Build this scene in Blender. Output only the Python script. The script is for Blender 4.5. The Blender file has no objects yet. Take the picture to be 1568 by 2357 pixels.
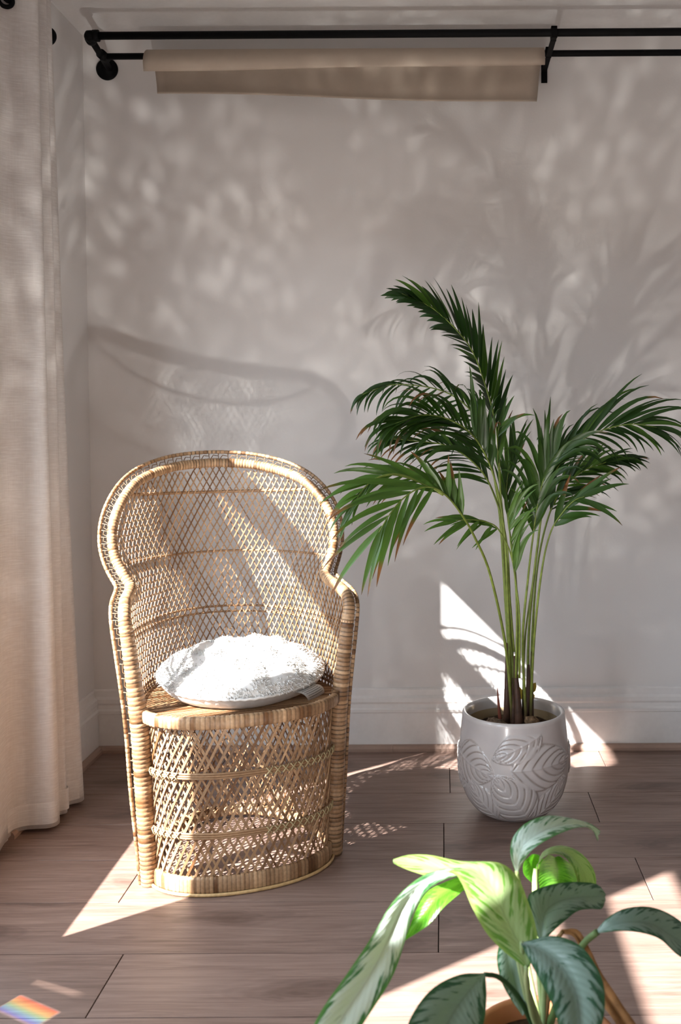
import bpy, math, random
import numpy as np
from mathutils import Vector, Matrix

random.seed(7)
rng = np.random.default_rng(7)
scene = bpy.context.scene
COL = scene.collection

# ------------------------------------------------------------------ camera
F, CX, HOR = 2287.0, 1020.0, 970.0            # focal length (px), principal column, horizon row for a 1568x2357 frame
PITCH, ROLL = math.radians(2.1), math.radians(0.3)
PY = HOR + F * math.tan(PITCH)
HC = 1.1134                                   # eye height
_r = np.array([1, 0, 0.0]); _f = np.array([0, math.cos(PITCH), -math.sin(PITCH)]); _u = np.cross(_r, _f)
_c, _s = math.cos(ROLL), math.sin(ROLL)
R_, U_, W_ = _c * _r - _s * _u, _s * _r + _c * _u, _f
CAM = np.array([0, 0, HC])

def at(x, y, Y):
    d = (x - CX) * R_ - (y - PY) * U_ + F * W_
    return CAM + d / d[1] * Y

cam_data = bpy.data.cameras.new('camera')
cam = bpy.data.objects.new('camera', cam_data); COL.objects.link(cam)
m = Matrix.Identity(4)
for i in range(3):
    m[i][0], m[i][1], m[i][2], m[i][3] = R_[i], U_[i], -W_[i], CAM[i]
cam.matrix_world = m
cam_data.sensor_fit = 'VERTICAL'; cam_data.sensor_height = 36.0
cam_data.lens = F / 2357.0 * 36.0
cam_data.shift_x = -(CX - 784.0) / 2357.0
cam_data.shift_y = (PY - 1178.5) / 2357.0
cam_data.clip_start = 0.05
cam_data.dof.use_dof = True; cam_data.dof.focus_distance = 2.6; cam_data.dof.aperture_fstop = 6.3
scene.camera = cam

# ------------------------------------------------------------------ sky, sun, daylight
SUN_DIR = Vector((0.79, 0.613, -0.803))
XL, YB, ZC = -1.19, 3.348, 2.40               # left wall, back wall, ceiling
XR, YF = 2.7, -1.7
w = bpy.data.worlds.new('sky'); scene.world = w; w.use_nodes = True
bg = w.node_tree.nodes['Background']
wn = w.node_tree; tcw = wn.nodes.new('ShaderNodeTexCoord'); sxw = wn.nodes.new('ShaderNodeSeparateXYZ'); wn.links.new(tcw.outputs['Generated'], sxw.inputs[0])
crw = wn.nodes.new('ShaderNodeValToRGB'); wn.links.new(sxw.outputs[2], crw.inputs[0])          # bright sky above the horizon, duller garden below
crw.color_ramp.elements[0].position = 0.0; crw.color_ramp.elements[0].color = (0.22, 0.20, 0.18, 1)
crw.color_ramp.elements[1].position = 0.03; crw.color_ramp.elements[1].color = (0.76, 0.88, 1.0, 1)
wn.links.new(crw.outputs[0], bg.inputs[0]); bg.inputs[1].default_value = 8.5

sd = bpy.data.lights.new('sun', 'SUN'); sd.energy = 29.0; sd.angle = 0.011; sd.color = (1.0, 0.975, 0.945)
sun = bpy.data.objects.new('sun', sd); COL.objects.link(sun)
sun.rotation_euler = SUN_DIR.to_track_quat('-Z', 'Y').to_euler()
sun.location = (-4, -2, 5)

WINS = [(-1.00, -0.36), (0.335, 1.06), (1.815, 2.424)]        # window openings along the left wall
SILL, HEAD = 0.365, 1.80
for i, (a, b) in enumerate(WINS):
    ld = bpy.data.lights.new('window_portal', 'AREA'); ld.shape = 'RECTANGLE'
    ld.size = HEAD - SILL; ld.size_y = b - a
    ld.cycles.is_portal = True
    lo = bpy.data.objects.new('window_portal', ld); COL.objects.link(lo)
    lo.matrix_world = Matrix(((0, 0, -1, XL - 0.04), (0, 1, 0, (a + b) / 2), (1, 0, 0, (SILL + HEAD) / 2), (0, 0, 0, 1)))

scene.view_settings.view_transform = 'Standard'; scene.view_settings.look = 'None'
scene.view_settings.exposure = 0.30; scene.view_settings.gamma = 1.0
scene.view_settings.use_curve_mapping = False

# added spot with a speckled beam, standing in for sun reflected off unmodelled glass
def glint(name, loc, target, watt, cone, radius, color=(1, 1, 1)):
    d = bpy.data.lights.new(name, 'SPOT'); d.energy = watt; d.spot_size = math.radians(cone); d.spot_blend = 0.6; d.shadow_soft_size = radius; d.color = color
    o = bpy.data.objects.new(name, d); COL.objects.link(o); o.location = loc
    o.rotation_euler = (Vector(target) - Vector(loc)).to_track_quat('-Z', 'Y').to_euler()
    d.use_nodes = True; nt = d.node_tree
    return o, nt, nt.nodes['Emission'], nt.links
GL, nt, em, lk = glint('glint_spot', (-0.25, 1.40, 0.12), (-0.2, 3.34, 1.35), 72.0, 104, 0.024, (1.0, 0.97, 0.92))
tc = nt.nodes.new('ShaderNodeTexCoord')
def lnoise(scale, vs, detail=2.0, lo=0.5, hi=0.7, c=0.0, d=1.0):
    mp = nt.nodes.new('ShaderNodeMapping'); mp.inputs['Scale'].default_value = vs; lk.new(tc.outputs['Normal'], mp.inputs[0])
    n = nt.nodes.new('ShaderNodeTexNoise'); n.inputs['Scale'].default_value = scale; n.inputs['Detail'].default_value = detail; lk.new(mp.outputs[0], n.inputs['Vector'])
    m_ = nt.nodes.new('ShaderNodeMapRange'); lk.new(n.outputs['Fac'], m_.inputs[0])
    for i, x in enumerate((lo, hi, c, d)): m_.inputs[i + 1].default_value = x
    return m_.outputs[0]
def lmath(op, a, b):
    n = nt.nodes.new('ShaderNodeMath'); n.operation = op
    for s_, v in ((n.inputs[0], a), (n.inputs[1], b)):
        if isinstance(v, bpy.types.NodeSocket): lk.new(v, s_)
        else: s_.default_value = v
    return n.outputs[0]
ge = nt.nodes.new('ShaderNodeNewGeometry'); sx = nt.nodes.new('ShaderNodeSeparateXYZ'); lk.new(ge.outputs['Incoming'], sx.inputs[0])
mr = nt.nodes.new('ShaderNodeMapRange'); lk.new(sx.outputs[2], mr.inputs[0])          # beam dimmed at low angles so the chair base stays darker
for i, x in enumerate((0.20, 0.48, 0.15, 1.0)): mr.inputs[i + 1].default_value = x
flecks = lmath('MULTIPLY', lnoise(58.0, (1.25, 1, 0.7), 1.0, 0.53, 0.70, 0.0, 1.7), lnoise(5.0, (1, 1, 1), 2.0, 0.36, 0.62, 0.15, 1.0))
lk.new(lmath('MULTIPLY', mr.outputs[0], lmath('ADD', flecks, lnoise(3.0, (1, 1, 1), 2.0, 0.35, 0.7, 0.16, 0.42))), em.inputs['Strength'])

# added spot projects a spectrum and white streak on the floor; no prism modelled
GL2, nt, em, lk = glint('spectrum_spot', (-1.10, 1.45, 1.05), (-0.78, 1.88, 0.0), 200.0, 24, 0.001)
ge = nt.nodes.new('ShaderNodeNewGeometry'); sx = nt.nodes.new('ShaderNodeSeparateXYZ'); lk.new(ge.outputs['Incoming'], sx.inputs[0])
fx = lmath('ADD', -1.10, lmath('MULTIPLY', lmath('DIVIDE', sx.outputs[0], sx.outputs[2]), -1.05))      # where the ray meets the floor
fy = lmath('ADD', 1.45, lmath('MULTIPLY', lmath('DIVIDE', sx.outputs[1], sx.outputs[2]), -1.05))
def lmap(v, a, b, c=0.0, d=1.0):
    n = nt.nodes.new('ShaderNodeMapRange'); lk.new(v, n.inputs[0])
    for i, x in enumerate((a, b, c, d)): n.inputs[i + 1].default_value = x
    return n.outputs[0]
def strip(x0, y0, ex, ey):
    dx, dy = lmath('SUBTRACT', fx, x0), lmath('SUBTRACT', fy, y0)
    u = lmath('ADD', lmath('MULTIPLY', dx, ex), lmath('MULTIPLY', dy, ey)); v = lmath('ADD', lmath('MULTIPLY', dx, ey), lmath('MULTIPLY', dy, -ex))
    return u, v
u, v = strip(-0.832, 1.900, 0.866, -0.50)                                                              # v runs from the red edge to the blue edge
cr_ = nt.nodes.new('ShaderNodeValToRGB'); lk.new(lmap(v, 0.0, 0.058), cr_.inputs[0]); els = cr_.color_ramp.elements
els[0].position = 0.0; els[0].color = (1, 0.08, 0.02, 1); els[1].position = 1.0; els[1].color = (0.10, 0.05, 0.9, 1)
for p, c in ((0.18, (1, 0.35, 0.05, 1)), (0.36, (0.9, 0.75, 0.2, 1)), (0.52, (0.35, 0.85, 0.45, 1)), (0.68, (0.15, 0.6, 1.0, 1)), (0.85, (0.10, 0.2, 1.0, 1))):
    e_ = els.new(p); e_.color = c
mk = lmath('MULTIPLY', lmath('MULTIPLY', lmap(u, 0.0, 0.006), lmap(u, 0.122, 0.112)), lmath('MULTIPLY', lmap(v, -0.003, 0.004), lmap(v, 0.060, 0.050)))
u2, v2 = strip(-0.822, 1.955, 0.918, -0.396)
mk2 = lmath('MULTIPLY', lmath('MULTIPLY', lmath('MULTIPLY', lmap(u2, 0.0, 0.01), lmap(u2, 0.135, 0.10)), lmath('MULTIPLY', lmap(v2, -0.002, 0.004), lmap(v2, 0.024, 0.014))), 0.35)
mxr = nt.nodes.new('ShaderNodeMix'); mxr.data_type = 'RGBA'; lk.new(mk, mxr.inputs[0]); mxr.inputs[6].default_value = (1, 0.97, 0.93, 1); lk.new(cr_.outputs[0], mxr.inputs[7])
lk.new(mxr.outputs[2], em.inputs['Color']); lk.new(lmath('ADD', mk, mk2), em.inputs['Strength'])

# ------------------------------------------------------------------ helpers
class MB:
    def __init__(s): s.v = []; s.f = []; s.c = []; s.uv = []
    def add(s, verts, faces, col=(1, 1, 1), uv=None):
        o = len(s.v); s.v.extend([tuple(map(float, p)) for p in verts])
        s.f.extend([tuple(i + o for i in f) for f in faces])
        if isinstance(col, (list, np.ndarray)) and len(col) == len(verts) and len(verts) != 3 or (isinstance(col, list) and isinstance(col[0], (tuple, list, np.ndarray))):
            s.c.extend([tuple(map(float, c[:3])) for c in col])
        else: s.c.extend([tuple(col[:3])] * len(verts))
        s.uv.extend(uv if uv is not None else [(0.5, 0.5)] * len(verts))
    def box(s, lo, hi, col=(1, 1, 1)):
        x0, y0, z0 = lo; x1, y1, z1 = hi
        s.add([(x0, y0, z0), (x1, y0, z0), (x1, y1, z0), (x0, y1, z0), (x0, y0, z1), (x1, y0, z1), (x1, y1, z1), (x0, y1, z1)],
              [(0, 3, 2, 1), (4, 5, 6, 7), (0, 1, 5, 4), (1, 2, 6, 5), (2, 3, 7, 6), (3, 0, 4, 7)], col)
    def tube(s, pts, rad, n=8, col=(1, 1, 1), closed=False, cap=True, ref=None, flat=1.0):
        P = np.array(pts, float); N = len(P)
        r = np.full(N, rad) if np.isscalar(rad) else np.array(rad, float)
        if closed: T = np.roll(P, -1, 0) - np.roll(P, 1, 0)
        else: T = np.gradient(P, axis=0)
        T /= np.linalg.norm(T, axis=1)[:, None] + 1e-12
        up = np.array(ref if ref is not None else (0.3, 0.9, 0.31), float)
        if abs(up @ T[0]) > 0.95: up = np.array((1, 0, 0.0))
        nrm = up - (up @ T[0]) * T[0]; nrm /= np.linalg.norm(nrm)
        vs = []; ang = np.arange(n) / n * 2 * math.pi
        for k in range(N):
            nrm = nrm - (nrm @ T[k]) * T[k]; nrm /= np.linalg.norm(nrm) + 1e-12
            b = np.cross(T[k], nrm)
            vs.append(P[k] + r[k] * (np.cos(ang)[:, None] * nrm * flat + np.sin(ang)[:, None] * b))
        V = np.concatenate(vs); fs = []
        for k in range(N if closed else N - 1):
            k2 = (k + 1) % N
            for j in range(n):
                j2 = (j + 1) % n; fs.append((k * n + j, k * n + j2, k2 * n + j2, k2 * n + j))
        if cap and not closed:
            fs.append(tuple(range(n - 1, -1, -1))); fs.append(tuple((N - 1) * n + j for j in range(n)))
        if isinstance(col, list): col = [c for c in col for _ in range(n)]
        uv = [(j / n, k / max(1, N - 1)) for k in range(N) for j in range(n)]
        s.add(V, fs, col, uv)
    def ribbon(s, pts, nrm, width, thick, col=(1, 1, 1)):
        P = np.array(pts, float); N = len(P); Nn = np.array(nrm, float)
        T = np.gradient(P, axis=0); T /= np.linalg.norm(T, axis=1)[:, None] + 1e-12
        B = np.cross(T, Nn); B /= np.linalg.norm(B, axis=1)[:, None] + 1e-12
        w = np.full(N, width) if np.isscalar(width) else np.array(width)
        a = w[:, None] / 2 * B; b = thick / 2 * Nn
        V = np.stack([P - a - b, P + a - b, P + a + b, P - a + b], 1).reshape(-1, 3)
        fs = []
        for k in range(N - 1):
            for j in range(4):
                j2 = (j + 1) % 4; fs.append((k * 4 + j, k * 4 + j2, k * 4 + 4 + j2, k * 4 + 4 + j))
        fs.append((3, 2, 1, 0)); e = (N - 1) * 4; fs.append((e, e + 1, e + 2, e + 3))
        s.add(V, fs, col)
    def lathe(s, prof, n=48, center=(0, 0), col=(1, 1, 1)):
        V = []; fs = []; N = len(prof)
        for r, z in prof:
            for j in range(n):
                a = j / n * 2 * math.pi; V.append((center[0] + r * math.cos(a), center[1] + r * math.sin(a), z))
        for k in range(N - 1):
            for j in range(n):
                j2 = (j + 1) % n; fs.append((k * n + j, k * n + j2, k * n + n + j2, k * n + n + j))
        s.add(V, fs, col)
    def grid(s, G, col=(1, 1, 1), uv=None, flip=False):
        nr, nc = G.shape[:2]; V = G.reshape(-1, 3); fs = []
        for i in range(nr - 1):
            for j in range(nc - 1):
                q = (i * nc + j, i * nc + j + 1, i * nc + nc + j + 1, i * nc + nc + j)
                fs.append(q[::-1] if flip else q)
        s.add(V, fs, col, uv)
    def build(s, name, mat, parent=None, smooth=True, origin=None):
        me = bpy.data.meshes.new(name)
        V = s.v if origin is None else [(x - origin[0], y - origin[1], z - origin[2]) for x, y, z in s.v]
        me.from_pydata(V, [], s.f); me.materials.append(mat)
        ca = me.color_attributes.new('Col', 'FLOAT_COLOR', 'POINT')
        ca.data.foreach_set('color', np.array([c + (1.0,) for c in s.c], dtype=np.float32).ravel())
        ul = me.uv_layers.new(name='uv')
        li = np.zeros(len(me.loops), dtype=np.int32); me.loops.foreach_get('vertex_index', li)
        ul.data.foreach_set('uv', np.array(s.uv, dtype=np.float32)[li].ravel())
        if smooth: me.polygons.foreach_set('use_smooth', [True] * len(me.polygons))
        me.update()
        o = bpy.data.objects.new(name, me); COL.objects.link(o)
        if origin is not None: o.location = origin
        if parent is not None: o.parent = parent
        return o

def tag(o, label=None, cat=None, group=None, kind=None):
    if label: o['label'] = label
    if cat: o['category'] = cat
    if group: o['group'] = group
    if kind: o['kind'] = kind
    return o

def empty(name, loc, rz=0.0):
    o = bpy.data.objects.new(name, None); COL.objects.link(o)
    o.location = loc; o.rotation_euler = (0, 0, rz); o.empty_display_size = 0.1
    return o

def spline(pts, n):
    P = np.array(pts, float)
    if len(P) == 2:
        t = np.linspace(0, 1, n)[:, None]; return P[0] * (1 - t) + P[1] * t
    Q = np.vstack([2 * P[0] - P[1], P, 2 * P[-1] - P[-2]])
    d = np.r_[0, np.cumsum(np.linalg.norm(np.diff(P[:, :3], axis=0), axis=1) ** 0.5 + 1e-9)]
    out = []
    for s in np.linspace(0, d[-1], n):
        k = min(max(np.searchsorted(d, s, 'right') - 1, 0), len(P) - 2)
        t = (s - d[k]) / (d[k + 1] - d[k])
        p0, p1, p2, p3 = Q[k:k + 4]
        out.append(0.5 * ((2 * p1) + (-p0 + p2) * t + (2 * p0 - 5 * p1 + 4 * p2 - p3) * t * t + (-p0 + 3 * p1 - 3 * p2 + p3) * t ** 3))
    return np.array(out)

# ------------------------------------------------------------------ materials
def mat_new(name):
    mt = bpy.data.materials.new(name); mt.use_nodes = True
    nt = mt.node_tree; return mt, nt, nt.nodes['Principled BSDF'], nt.nodes, nt.links

def node(nt, typ, **kw):
    n = nt.nodes.new(typ)
    for k, v in kw.items():
        if k.startswith('i_'):
            key = k[2:]; key = int(key) if key.isdigit() else key
            n.inputs[key].default_value = v
        else: setattr(n, k, v)
    return n

def mixc(nt, fac, a, b, blend='MIX'):
    n = nt.nodes.new('ShaderNodeMix'); n.data_type = 'RGBA'; n.blend_type = blend
    for sock, val in ((n.inputs[0], fac), (n.inputs[6], a), (n.inputs[7], b)):
        if isinstance(val, bpy.types.NodeSocket): nt.links.new(val, sock)
        elif isinstance(val, (int, float)): sock.default_value = val
        else: sock.default_value = (*val[:3], 1)
    return n.outputs[2]

def mapr(nt, v, a, b, c=0.0, d=1.0):
    n = nt.nodes.new('ShaderNodeMapRange'); nt.links.new(v, n.inputs[0])
    for i, x in enumerate((a, b, c, d)): n.inputs[i + 1].default_value = x
    return n.outputs[0]

def math_(nt, op, a, b=0.0):
    n = nt.nodes.new('ShaderNodeMath'); n.operation = op
    for s, v in ((n.inputs[0], a), (n.inputs[1], b)):
        if isinstance(v, bpy.types.NodeSocket): nt.links.new(v, s)
        else: s.default_value = v
    return n.outputs[0]

def bump(nt, bs, h, strength, dist=0.01):
    n = nt.nodes.new('ShaderNodeBump'); n.inputs['Strength'].default_value = strength; n.inputs['Distance'].default_value = dist
    nt.links.new(h, n.inputs['Height']); nt.links.new(n.outputs[0], bs.inputs['Normal'])

def obj_noise(nt, scale=(1, 1, 1), ns=5.0, detail=3.0, coord='Object', rough=0.5, rnd=False, dist=0.0):
    tc = nt.nodes.new('ShaderNodeTexCoord'); mp = nt.nodes.new('ShaderNodeMapping'); mp.inputs['Scale'].default_value = scale
    src = tc.outputs[coord]
    if rnd:
        oi = nt.nodes.new('ShaderNodeObjectInfo'); ml = nt.nodes.new('ShaderNodeVectorMath'); ml.operation = 'SCALE'
        cb = nt.nodes.new('ShaderNodeCombineXYZ')
        nt.links.new(oi.outputs['Random'], cb.inputs[0]); nt.links.new(oi.outputs['Random'], cb.inputs[1]); nt.links.new(oi.outputs['Random'], cb.inputs[2])
        nt.links.new(cb.outputs[0], ml.inputs[0]); ml.inputs['Scale'].default_value = 37.0
        ad = nt.nodes.new('ShaderNodeVectorMath'); nt.links.new(src, ad.inputs[0]); nt.links.new(ml.outputs[0], ad.inputs[1]); src = ad.outputs[0]
    nt.links.new(src, mp.inputs[0])
    n = nt.nodes.new('ShaderNodeTexNoise'); n.inputs['Scale'].default_value = ns; n.inputs['Detail'].default_value = detail
    n.inputs['Roughness'].default_value = rough; n.inputs['Distortion'].default_value = dist
    nt.links.new(mp.outputs[0], n.inputs['Vector'])
    return n.outputs['Fac'], mp.outputs[0]

def simple(name, col, rough=0.6, spec=0.4, metal=0.0):
    mt, nt, b, N, L = mat_new(name)
    b.inputs['Base Color'].default_value = (*col, 1); b.inputs['Roughness'].default_value = rough
    b.inputs['Specular IOR Level'].default_value = spec; b.inputs['Metallic'].default_value = metal
    f, _ = obj_noise(nt, ns=60.0, detail=2.0)
    L.new(mixc(nt, mapr(nt, f, 0.3, 0.7), [c * 0.975 for c in col], [min(1, c * 1.015) for c in col]), b.inputs['Base Color'])
    return mt

def m_wall():
    mt, nt, b, N, L = mat_new('painted_plaster')
    f, _ = obj_noise(nt, ns=2.5, detail=4.0)
    L.new(mixc(nt, mapr(nt, f, 0.3, 0.7), (0.745, 0.725, 0.71), (0.775, 0.755, 0.74)), b.inputs['Base Color'])
    b.inputs['Roughness'].default_value = 0.75; b.inputs['Specular IOR Level'].default_value = 0.25
    f2, _ = obj_noise(nt, ns=140.0, detail=3.0); bump(nt, b, f2, 0.06, 0.004)
    return mt

def m_floor():
    mt, nt, b, N, L = mat_new('grey_oak_laminate')
    g1, _ = obj_noise(nt, scale=(1.3, 22.0, 1), ns=3.0, detail=7.0, rough=0.62, rnd=True, dist=1.2)
    g2, _ = obj_noise(nt, scale=(2.0, 160.0, 1), ns=3.0, detail=4.0, rough=0.7, rnd=True, dist=0.3)
    g3, _ = obj_noise(nt, scale=(1.2, 4.0, 1), ns=1.8, detail=3.0, rnd=True, dist=0.8)
    # knots: rare voronoi cells stretched along the grain
    vo = nt.nodes.new('ShaderNodeTexVoronoi'); vo.feature = 'F1'; vo.voronoi_dimensions = '2D'; vo.inputs['Scale'].default_value = 1.0
    _, mv = obj_noise(nt, scale=(1.6, 4.4, 1), ns=1.0, rnd=True)
    wp, _ = obj_noise(nt, scale=(3, 9, 1), ns=2.0, detail=3.0, rnd=True)
    ad = nt.nodes.new('ShaderNodeVectorMath'); ad.operation = 'ADD'
    cb = nt.nodes.new('ShaderNodeCombineXYZ'); L.new(math_(nt, 'MULTIPLY', wp, 0.35), cb.inputs[0]); L.new(math_(nt, 'MULTIPLY', wp, 0.5), cb.inputs[1])
    L.new(mv, ad.inputs[0]); L.new(cb.outputs[0], ad.inputs[1]); L.new(ad.outputs[0], vo.inputs['Vector'])
    knot = mapr(nt, vo.outputs['Distance'], 0.03, 0.20, 1.0, 0.0)
    rings = math_(nt, 'SINE', math_(nt, 'MULTIPLY', vo.outputs['Distance'], 95.0))
    ringm = math_(nt, 'MULTIPLY', mapr(nt, rings, -1, 1), mapr(nt, vo.outputs['Distance'], 0.05, 0.34, 1.0, 0.0))
    c = mixc(nt, mapr(nt, g1, 0.32, 0.68), (0.132, 0.088, 0.070), (0.295, 0.218, 0.183))
    c = mixc(nt, mapr(nt, g2, 0.40, 0.72, 0.0, 0.55), c, (0.150, 0.105, 0.088))
    c = mixc(nt, mapr(nt, g3, 0.35, 0.7, 0.0, 0.35), c, (0.33, 0.255, 0.222))
    c = mixc(nt, math_(nt, 'MULTIPLY', ringm, 0.45), c, (0.135, 0.094, 0.078))
    c = mixc(nt, math_(nt, 'MULTIPLY', knot, 0.6), c, (0.085, 0.055, 0.043))
    oi = nt.nodes.new('ShaderNodeObjectInfo')
    c = mixc(nt, 1.0, c, mixc(nt, oi.outputs['Random'], (0.98, 0.89, 0.85), (1.15, 1.05, 1.02)), 'MULTIPLY')
    L.new(c, b.inputs['Base Color'])
    b.inputs['Roughness'].default_value = 0.40; b.inputs['Specular IOR Level'].default_value = 0.45
    L.new(mapr(nt, g1, 0.3, 0.7, 0.46, 0.36), b.inputs['Roughness'])
    bump(nt, b, g2, 0.10, 0.003)
    return mt

def m_wicker(name, gain=1.0, rough=0.5):
    mt, nt, b, N, L = mat_new(name)
    at_ = nt.nodes.new('ShaderNodeVertexColor'); at_.layer_name = 'Col'
    f, _ = obj_noise(nt, ns=140.0, detail=3.0); f2, _ = obj_noise(nt, ns=14.0, detail=3.0)
    c = mixc(nt, 1.0, at_.outputs[0], mixc(nt, mapr(nt, f, 0.3, 0.7), (0.84 * gain, 0.80 * gain, 0.76 * gain), (1.12 * gain, 1.12 * gain, 1.12 * gain)), 'MULTIPLY')
    c = mixc(nt, mapr(nt, f2, 0.52, 0.75, 0.0, 0.35), c, (0.30, 0.165, 0.07))
    L.new(c, b.inputs['Base Color'])
    b.inputs['Roughness'].default_value = rough; b.inputs['Specular IOR Level'].default_value = 0.45
    bump(nt, b, f, 0.25, 0.002)
    return mt

def m_vcol(name, rough=0.6, spec=0.4, transl=0.0, coat=0.0, nscale=40.0, namp=0.12, tcol=None):
    mt, nt, b, N, L = mat_new(name)
    at_ = nt.nodes.new('ShaderNodeVertexColor'); at_.layer_name = 'Col'
    f, _ = obj_noise(nt, ns=nscale, detail=3.0)
    c = mixc(nt, 1.0, at_.outputs[0], mixc(nt, mapr(nt, f, 0.3, 0.7), [1 - namp] * 3, [1 + namp] * 3), 'MULTIPLY')
    L.new(c, b.inputs['Base Color'])
    b.inputs['Roughness'].default_value = rough; b.inputs['Specular IOR Level'].default_value = spec; b.inputs['Coat Weight'].default_value = coat
    b.inputs['Coat Roughness'].default_value = 0.08
    if transl > 0:
        tr = nt.nodes.new('ShaderNodeBsdfTranslucent'); mx = nt.nodes.new('ShaderNodeMixShader'); mx.inputs[0].default_value = transl
        L.new(mixc(nt, 1.0, c, tcol or (1, 1, 1), 'MULTIPLY'), tr.inputs[0])
        L.new(b.outputs[0], mx.inputs[1]); L.new(tr.outputs[0], mx.inputs[2])
        L.new(mx.outputs[0], N['Material Output'].inputs[0])
    return mt

def m_linen():
    mt, nt, b, N, L = mat_new('cream_linen')
    h, _ = obj_noise(nt, scale=(1, 1, 1), ns=1.0)
    # slubs: threads running across and along the cloth in its own uv
    def slub(sx, sy, ns):
        uv = nt.nodes.new('ShaderNodeUVMap'); uv.uv_map = 'uv'; mp = nt.nodes.new('ShaderNodeMapping'); mp.inputs['Scale'].default_value = (sx, sy, 1)
        L.new(uv.outputs[0], mp.inputs[0]); n = nt.nodes.new('ShaderNodeTexNoise'); n.inputs['Scale'].default_value = ns; n.inputs['Detail'].default_value = 3.0
        L.new(mp.outputs[0], n.inputs['Vector']); return n.outputs['Fac']
    a = slub(14, 420, 1.0); c_ = slub(480, 10, 1.0); d = slub(60, 60, 1.0)
    base = mixc(nt, mapr(nt, a, 0.42, 0.72), (0.76, 0.725, 0.70), (0.88, 0.855, 0.835))
    base = mixc(nt, mapr(nt, c_, 0.5, 0.75, 0.0, 0.75), base, (0.87, 0.84, 0.81))
    base = mixc(nt, mapr(nt, d, 0.4, 0.7, 0.0, 0.2), base, (0.70, 0.63, 0.58))
    L.new(base, b.inputs['Base Color']); b.inputs['Roughness'].default_value = 0.85; b.inputs['Specular IOR Level'].default_value = 0.15
    bump(nt, b, math_(nt, 'ADD', a, c_), 0.25, 0.002)
    tr = nt.nodes.new('ShaderNodeBsdfTranslucent'); mx = nt.nodes.new('ShaderNodeMixShader'); mx.inputs[0].default_value = 0.30
    L.new(mixc(nt, 1.0, base, (1.0, 0.96, 0.92), 'MULTIPLY'), tr.inputs[0]); L.new(b.outputs[0], mx.inputs[1]); L.new(tr.outputs[0], mx.inputs[2])
    L.new(mx.outputs[0], N['Material Output'].inputs[0])
    return mt

def m_aglaonema(name, dark, silver, edge, under=(0.25, 0.36, 0.12), amount=0.5, transl=0.30):
    mt, nt, b, N, L = mat_new(name)
    uv = nt.nodes.new('ShaderNodeUVMap'); uv.uv_map = 'uv'
    sp = nt.nodes.new('ShaderNodeSeparateXYZ'); L.new(uv.outputs[0], sp.inputs[0])
    u, v = sp.outputs[0], sp.outputs[1]
    ac = math_(nt, 'ABSOLUTE', math_(nt, 'SUBTRACT', math_(nt, 'MULTIPLY', u, 2.0), 1.0))      # 0 midrib .. 1 margin
    # feathered blotches that follow the side veins (swept towards the tip)
    vein = math_(nt, 'SUBTRACT', v, math_(nt, 'MULTIPLY', ac, 0.22))
    cb = nt.nodes.new('ShaderNodeCombineXYZ'); L.new(math_(nt, 'MULTIPLY', ac, 2.2), cb.inputs[0]); L.new(math_(nt, 'MULTIPLY', vein, 22.0), cb.inputs[1])
    oi = nt.nodes.new('ShaderNodeObjectInfo'); L.new(math_(nt, 'MULTIPLY', oi.outputs['Random'], 50.0), cb.inputs[2])
    n = nt.nodes.new('ShaderNodeTexNoise'); n.inputs['Scale'].default_value = 1.0; n.inputs['Detail'].default_value = 3.0; L.new(cb.outputs[0], n.inputs['Vector'])
    blot = math_(nt, 'ADD', n.outputs['Fac'], math_(nt, 'MULTIPLY', math_(nt, 'SUBTRACT', ac, 0.62), 0.30))
    c = mixc(nt, mapr(nt, blot, amount - 0.03, amount + 0.05), silver, dark)
    c = mixc(nt, mapr(nt, math_(nt, 'ADD', ac, math_(nt, 'MULTIPLY', n.outputs['Fac'], 0.25)), 0.93, 1.08), c, edge)
    c = mixc(nt, mapr(nt, ac, 0.0, 0.05, 0.7, 0.0), c, [x * 0.72 for x in silver])
    ge = nt.nodes.new('ShaderNodeNewGeometry')
    c = mixc(nt, mapr(nt, ge.outputs['Backfacing'], 0, 1, 0.0, 0.75), c, under)
    L.new(c, b.inputs['Base Color']); b.inputs['Roughness'].default_value = 0.32; b.inputs['Specular IOR Level'].default_value = 0.5
    rib = math_(nt, 'SINE', math_(nt, 'MULTIPLY', vein, 120.0)); bump(nt, b, rib, 0.10, 0.003)
    tr = nt.nodes.new('ShaderNodeBsdfTranslucent'); mx = nt.nodes.new('ShaderNodeMixShader'); mx.inputs[0].default_value = transl
    L.new(mixc(nt, 1.0, c, (1.2, 1.5, 0.5), 'MULTIPLY'), tr.inputs[0]); L.new(b.outputs[0], mx.inputs[1]); L.new(tr.outputs[0], mx.inputs[2])
    L.new(mx.outputs[0], N['Material Output'].inputs[0])
    return mt

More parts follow.
